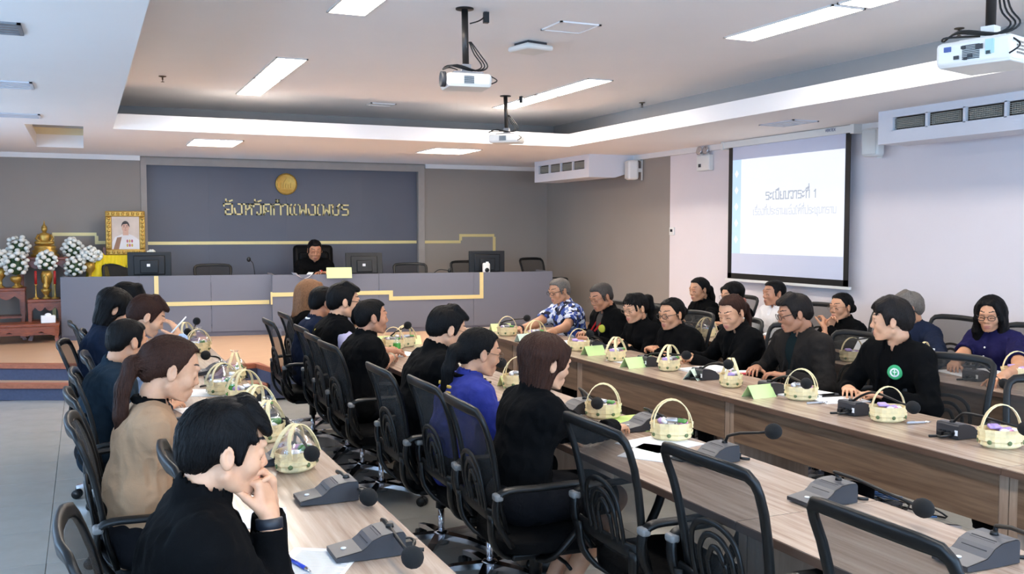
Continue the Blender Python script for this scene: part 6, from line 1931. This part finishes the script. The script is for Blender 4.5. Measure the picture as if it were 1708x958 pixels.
person('person at the far end of the aisle row, black hair just showing', hA6, 0, 'm', 0, 24, 0, 'mid', ('men_fringe', 'black'), .02, 1.05, 1.0, 'shirt', F_navy, None)
# white pen in the raised hand
def held_pen():
    p = off(hA4, .16, -.075, -.06)
    t = thing('pen', 'slim white pen held at the forehead of the man in light blue shirt', 'pen', p)
    MB().tube([(-.055, -.0, -.06), (.055, .0, .06)], .0045, 8).build('barrel', M_wht, t); MB().tube([(-.055, 0, -.06), (-.062, 0, -.068)], [.004, .001], 6).build('tip', M_grey, t)
held_pen()

# ------------------------------------------------------------------ middle row, facing the screen wall
hB1 = hx(912, 606, 1.80)
person('woman in black jacket with smooth auburn bob hair, nearest of the middle row', hB1, 0, 'f', 0, 16, 0, 'fair', ('bob', 'auburn'), .05, 1.0, 1.06, 'blazer', F_blk2, F_blk2, hands=[('R', T(1022, 714, .80), 'rest')], legs='skirt', lod=0)
hB2 = hx(800, 590, 1.76)
person('woman in royal blue jacket with black hair in a bun, wearing glasses', hB2, 0, 'f', 0, 14, 0, 'mid', ('bun_pony', 'black'), .05, 1.0, 1.12, 'shirt', F_blue, None, extras=[('glasses', 'wire'), ('stripe', F_blk2, .026, .014), ('backmark', F_gold, [(-.085, .085, .026, .014), (-.085, .058, .030, .010), (.03, .09, .024, .018)])], lod=0)
hB3 = hx(746, 550, 1.80)
person('man in black suit jacket with wire glasses leaning over the middle row', hB3, 0, 'm', 2, 20, 0, 'fair', ('men_thick', 'black'), .10, 1.0, 1.0, 'blazer', F_blk, F_blk2, extras=[('glasses', 'wire')], lod=0)
hB4 = hx(620, 530, 1.70)
person('man in black short sleeved polo shirt with cropped hair and a wrist watch', hB4, 0, 'm', 2, 2, 0, 'tan', ('men_crop', 'black'), .05, 1.0, 1.05, 'polo', F_blk2, None, hands=[('R', T(652, 596, .80), 'clasp'), ('L', T(656, 586, .80), 'clasp')], sleeve=.5, extras=[('watch', 'R', F_steel)], lod=0)
hB4b = hx(610, 530, 1.90)
person('person in sand coloured shirt hidden behind the man in black polo shirt', hB4b, 0, 'm', 0, 10, 0, 'mid', ('men', 'black'), .05, .98, 1.0, 'shirt', F_sand, None, hands=[('R', hx(597, 549, 1.96), 'hold')])
hB5 = hx(574, 504, 1.75)
person('man in black vest over lavender sleeves, wearing black glasses', hB5, 0, 'm', -2, 8, 0, 'fair', ('men_thick', 'black'), .04, 1.06, 1.05, 'vest', F_blk2, F_lav, extras=[('glasses', 'black'), ('backmark', F_yel, [(-.015, .05, .045, .040), (.03, .052, .022, .026)]), ], headscale=1.05)
hB6 = hx(540, 506, 1.75)
person('man in navy jacket with white striped collar', hB6, 0, 'm', 10, 12, 0, 'tan', ('men', 'black'), .04, 1.04, 1.06, 'shirt', F_navy, None, extras=[('stripe', F_white, .022, .010, .020), ('stripe', F_white, .002, .006, .022)], headscale=1.04)
hB7 = hx(519, 494, 1.77)
person('woman with long light brown hair at the far end of the middle row', hB7, 0, 'f', 10, 8, 0, 'fair', ('long', 'blonde'), .03, 1.06, 1.0, 'shirt', F_blk, None, headscale=1.05)

# ------------------------------------------------------------------ row of the batik man, facing the aisle
hC1 = hx(933, 486, 4.12)
person('man in blue and white batik shirt with grey hair and glasses', hC1, 180, 'm', 6, 16, 0, 'mid', ('men_thin', 'grey'), .05, 1.03, 1.05, 'polo', F_batik, None, hands=[('R', T(866, 549), 'rest'), ('L', T(912, 556), 'rest')], sleeve=.5, extras=[('glasses', 'black'), ('watch', 'R', F_dkband)])
hC2 = hx(1003, 496, 4.12)
person('man in black jacket with a red lanyard and a yellow green badge', hC2, 180, 'm', 6, 22, 0, 'tan', ('men_crop', 'salt'), .07, 1.03, 1.1, 'jacket', F_blk2, F_grey, hands=[('L', T(982, 565), 'hold'), ('R', T(974, 556), 'rest')], extras=[('glasses', 'wire'), ('lanyard', F_red), ('badge', 1, F_byel, .034)])
hC3 = hx(1060, 515, 4.12)
person('woman in black shirt with a black ponytail, fringe and clear glasses', hC3, 180, 'f', 8, 14, 0, 'fair', ('pony', 'black'), .08, 1.02, 1.06, 'shirt', F_blk2, None, hands=[('L', T(1036, 575), 'clasp'), ('R', T(1030, 571), 'clasp')], extras=[('glasses', 'wire')])
hC4 = hx(1120, 525, 4.14)
person('broad woman in black blazer with round black glasses and clasped hands', hC4, 180, 'f', 12, 10, 0, 'mid', ('knot', 'black'), .08, 1.03, 1.25, 'blazer', F_blk, F_blk2, hands=[('L', T(1097, 586), 'clasp'), ('R', T(1086, 583), 'clasp')], extras=[('glasses', 'black')])
hC5 = hx(1221, 522, 4.20)
person('woman in black blazer with brown hair ribbon, looking down at papers', hC5, 180, 'f', 14, 24, 0, 'fair', ('pony_low', 'brown'), .04, 1.03, 1.0, 'blazer', F_blk, F_blk2, hands=[('L', T(1158, 600), 'hold'), ('R', T(1152, 594), 'hold')], extras=[('earring', 1), ('bow', F_bow), ('watch', 'L', F_steel)])
hC6 = hx(1325, 524, 4.20)
person('man in charcoal zip jacket with black glasses, turned to look along the table', hC6, 180, 'm', -22, 16, 0, 'tan', ('men_thick', 'soft'), .06, 1.02, 1.08, 'jacket', F_char, F_green, hands=[('L', T(1312, 627), 'rest'), ('R', T(1262, 614), 'rest')], extras=[('glasses', 'black')])
hC7 = hx(1486, 536, 4.20)
person('short haired person in black jacket with a round green badge, looking away', hC7, 182, 'm', -46, 6, 0, 'fair', ('men_wavy', 'soft'), .06, 1.02, 1.0, 'jacket', F_blk2, F_blk, extras=[('badge', 1, F_bgreen, .042, M_paper)])
# ------------------------------------------------------------------ wall side row
hD1 = hx(1166, 484, 5.80)
person('woman in black blazer with a long black ponytail, at the wall beneath the screen', hD1, 180, 'f', 4, 10, 0, 'mid', ('pony_low', 'black'), .06, 1.04, .95, 'blazer', F_blk, F_blk2, hands=[('L', T(1152, 545), 'rest')])
hD2 = hx(1220, 493, 5.80)
person('woman with glasses half hidden behind the woman with the hair ribbon', hD2, 180, 'f', 4, 14, 0, 'fair', ('bob', 'black'), .06, 1.03, 1.0, 'shirt', F_blk, None, extras=[('glasses', 'wire')])
hD3 = hx(1291, 490, 5.80)
person('man in white shirt with cropped hair at the wall', hD3, 180, 'm', -8, 4, 0, 'tan', ('men_crop', 'black'), .05, 1.02, 1.05, 'shirt', F_white, None, hands=[('L', T(1275, 565), 'rest')])
hD4 = hx(1403, 513, 5.80)
person('woman in black jacket holding her joined hands up before her chin', hD4, 180, 'f', 2, 6, 0, 'mid', ('bun', 'black'), .06, .98, .98, 'jacket', F_blk2, F_blk2, hands=[('L', hx(1382, 548, 5.60), 'clasp', (-.25, .3, 1), (-.2, -1, 0)), ('R', hx(1376, 548, 5.56), 'clasp', (-.25, -.3, 1), (-.2, 1, 0))], extras=[('glasses', 'wire')])
hD5 = hx(1514, 515, 5.85)
person('grey haired person in navy jacket, mostly hidden behind the green badge', hD5, 180, 'm', -30, 10, 0, 'mid', ('men_thick', 'grey'), .06, 1.03, 1.05, 'shirt', F_navy, None, hands=[('L', T(1545, 614), 'rest')])
hD6 = hx(1652, 525, 5.78)
person('woman in navy polo shirt with long black hair and thin glasses', hD6, 184, 'f', 22, 14, 0, 'mid', ('long', 'black'), .05, 1.03, 1.05, 'polo', F_polo, None, hands=[('R', T(1592, 607, .80), 'hold'), ('L', T(1668, 630, .80), 'rest')], sleeve=.5, extras=[('glasses', 'black'), ('buttons',)], lod=1)
# ------------------------------------------------------------------ the chairman on the platform
hM = ony(525, 418, 13.30)
person('man in black shirt seated alone behind the platform desk', hM, -94, 'm', 0, 20, 0, 'tan', ('men', 'black'), .08, 1.1, 1.1, 'shirt', F_blk, None, hands=[('R', ony(533, 456, 12.98), 'rest'), ('L', ony(541, 456, 12.98), 'rest')], z0=PLAT, extras=[('badge', 1, mat('red pin', (200, 40, 44), .5), .014), ('badge', .75, M_paper, .012)], headscale=1.08)

# ------------------------------------------------------------------ chairs
for (x, y, rz, lab) in [
 (.285, 2.46, 0, 'netted chair of the man in black suit jacket nearest the viewer'), (.56, 3.16, 0, 'empty netted chair pushed in between the man in black and the woman in beige'), (.285, 3.84, 0, 'netted chair behind the woman in beige sweater'),
 (.27, 4.50, 4, 'empty netted chair between the woman in beige and the man in dark teal'), (.28, 5.15, 0, 'netted chair of the man in dark teal jacket'), (.33, 5.86, 0, 'netted chair of the man in light blue shirt'), (.20, 6.55, -6, 'netted chair of the person bending in navy jacket'),
 (.32, 7.22, 0, 'netted chair of the person at the far end of the aisle row'), (.24, 7.95, 5, 'empty netted chair at the far end of the aisle row'),
 (2.05, 1.74, 0, 'empty netted chair nearest the viewer, middle row'), (2.06, 2.46, 2, 'empty netted chair second from the viewer, middle row'), (2.0, 3.06, 0, 'empty netted chair right beside the woman in bob hair'),
 (1.72, 3.64, -3, 'netted chair of the woman in bob hair'), (1.74, 4.20, 0, 'netted chair of the woman in royal blue jacket'), (1.68, 4.72, 0, 'netted chair of the man leaning in black suit, middle row'), (1.68, 5.84, 2, 'netted chair of the man in black polo shirt'),
 (1.70, 6.36, 0, 'netted chair of the person in sand shirt'), (1.74, 6.92, 0, 'netted chair of the man in black vest'), (1.62, 7.55, 0, 'netted chair of the man with white striped collar'), (1.84, 8.10, 0, 'netted chair of the woman with light brown hair'),
 (4.36, 8.12, 180, 'netted chair of the man in batik shirt'), (4.40, 6.80, 180, 'netted chair of the woman with ponytail and clear glasses'), (4.42, 6.20, 172, 'netted chair of the broad woman in round glasses'), (4.38, 5.60, 180, 'netted chair of the woman with the hair ribbon'), (4.42, 4.98, 180, 'netted chair of the man in charcoal jacket'), (4.06, 3.74, 204, 'netted chair standing aslant just right of the person with green badge'), (3.84, 2.90, 205, 'low empty netted chair behind the last basket at the right edge'),
 (6.02, 8.30, 180, 'netted chair of the ponytailed woman at the wall'), (6.04, 7.72, 180, 'netted chair of the half hidden woman with glasses'), (6.02, 7.12, 180, 'netted chair of the man in white shirt'), (6.04, 6.26, 180, 'netted chair of the woman with joined hands'), (6.04, 5.62, 180, 'netted chair of the grey haired person in navy'), (6.0, 4.86, 184, 'netted chair of the woman in navy polo shirt'),
 (5.95, 4.18, 180, 'empty netted chair at the right picture edge, wall side row'),
]: chair(x, y, rz, lab)
leather_chair(4.40, 7.48, 0, 180, 'dark leather chair of the man with red lanyard', .9, 1.0)
leather_chair(2.95, 13.42, PLAT, -94, 'tall black leather armchair of the chairman behind the platform desk')
for u, v, y, rz, lab in ((351, 443, 13.85, -96, 'netted chair behind the desk, between the left monitor and the chairman'), (203, 441, 13.72, -92, 'netted chair behind the left monitor, before the yellow drape'), (680, 441, 13.55, -98, 'netted chair behind the desk, right of the second monitor'), (776, 437, 13.45, -95, 'netted chair behind the right monitor'), (898, 432, 13.30, -70, 'netted chair turned aside at the right end of the platform desk')):
    p = ony(u, v, y); o = chair(p[0], y - .3, rz, lab, PLAT); k = (p[2] - PLAT) / 1.0; o.scale = (1.05, 1.05, k)
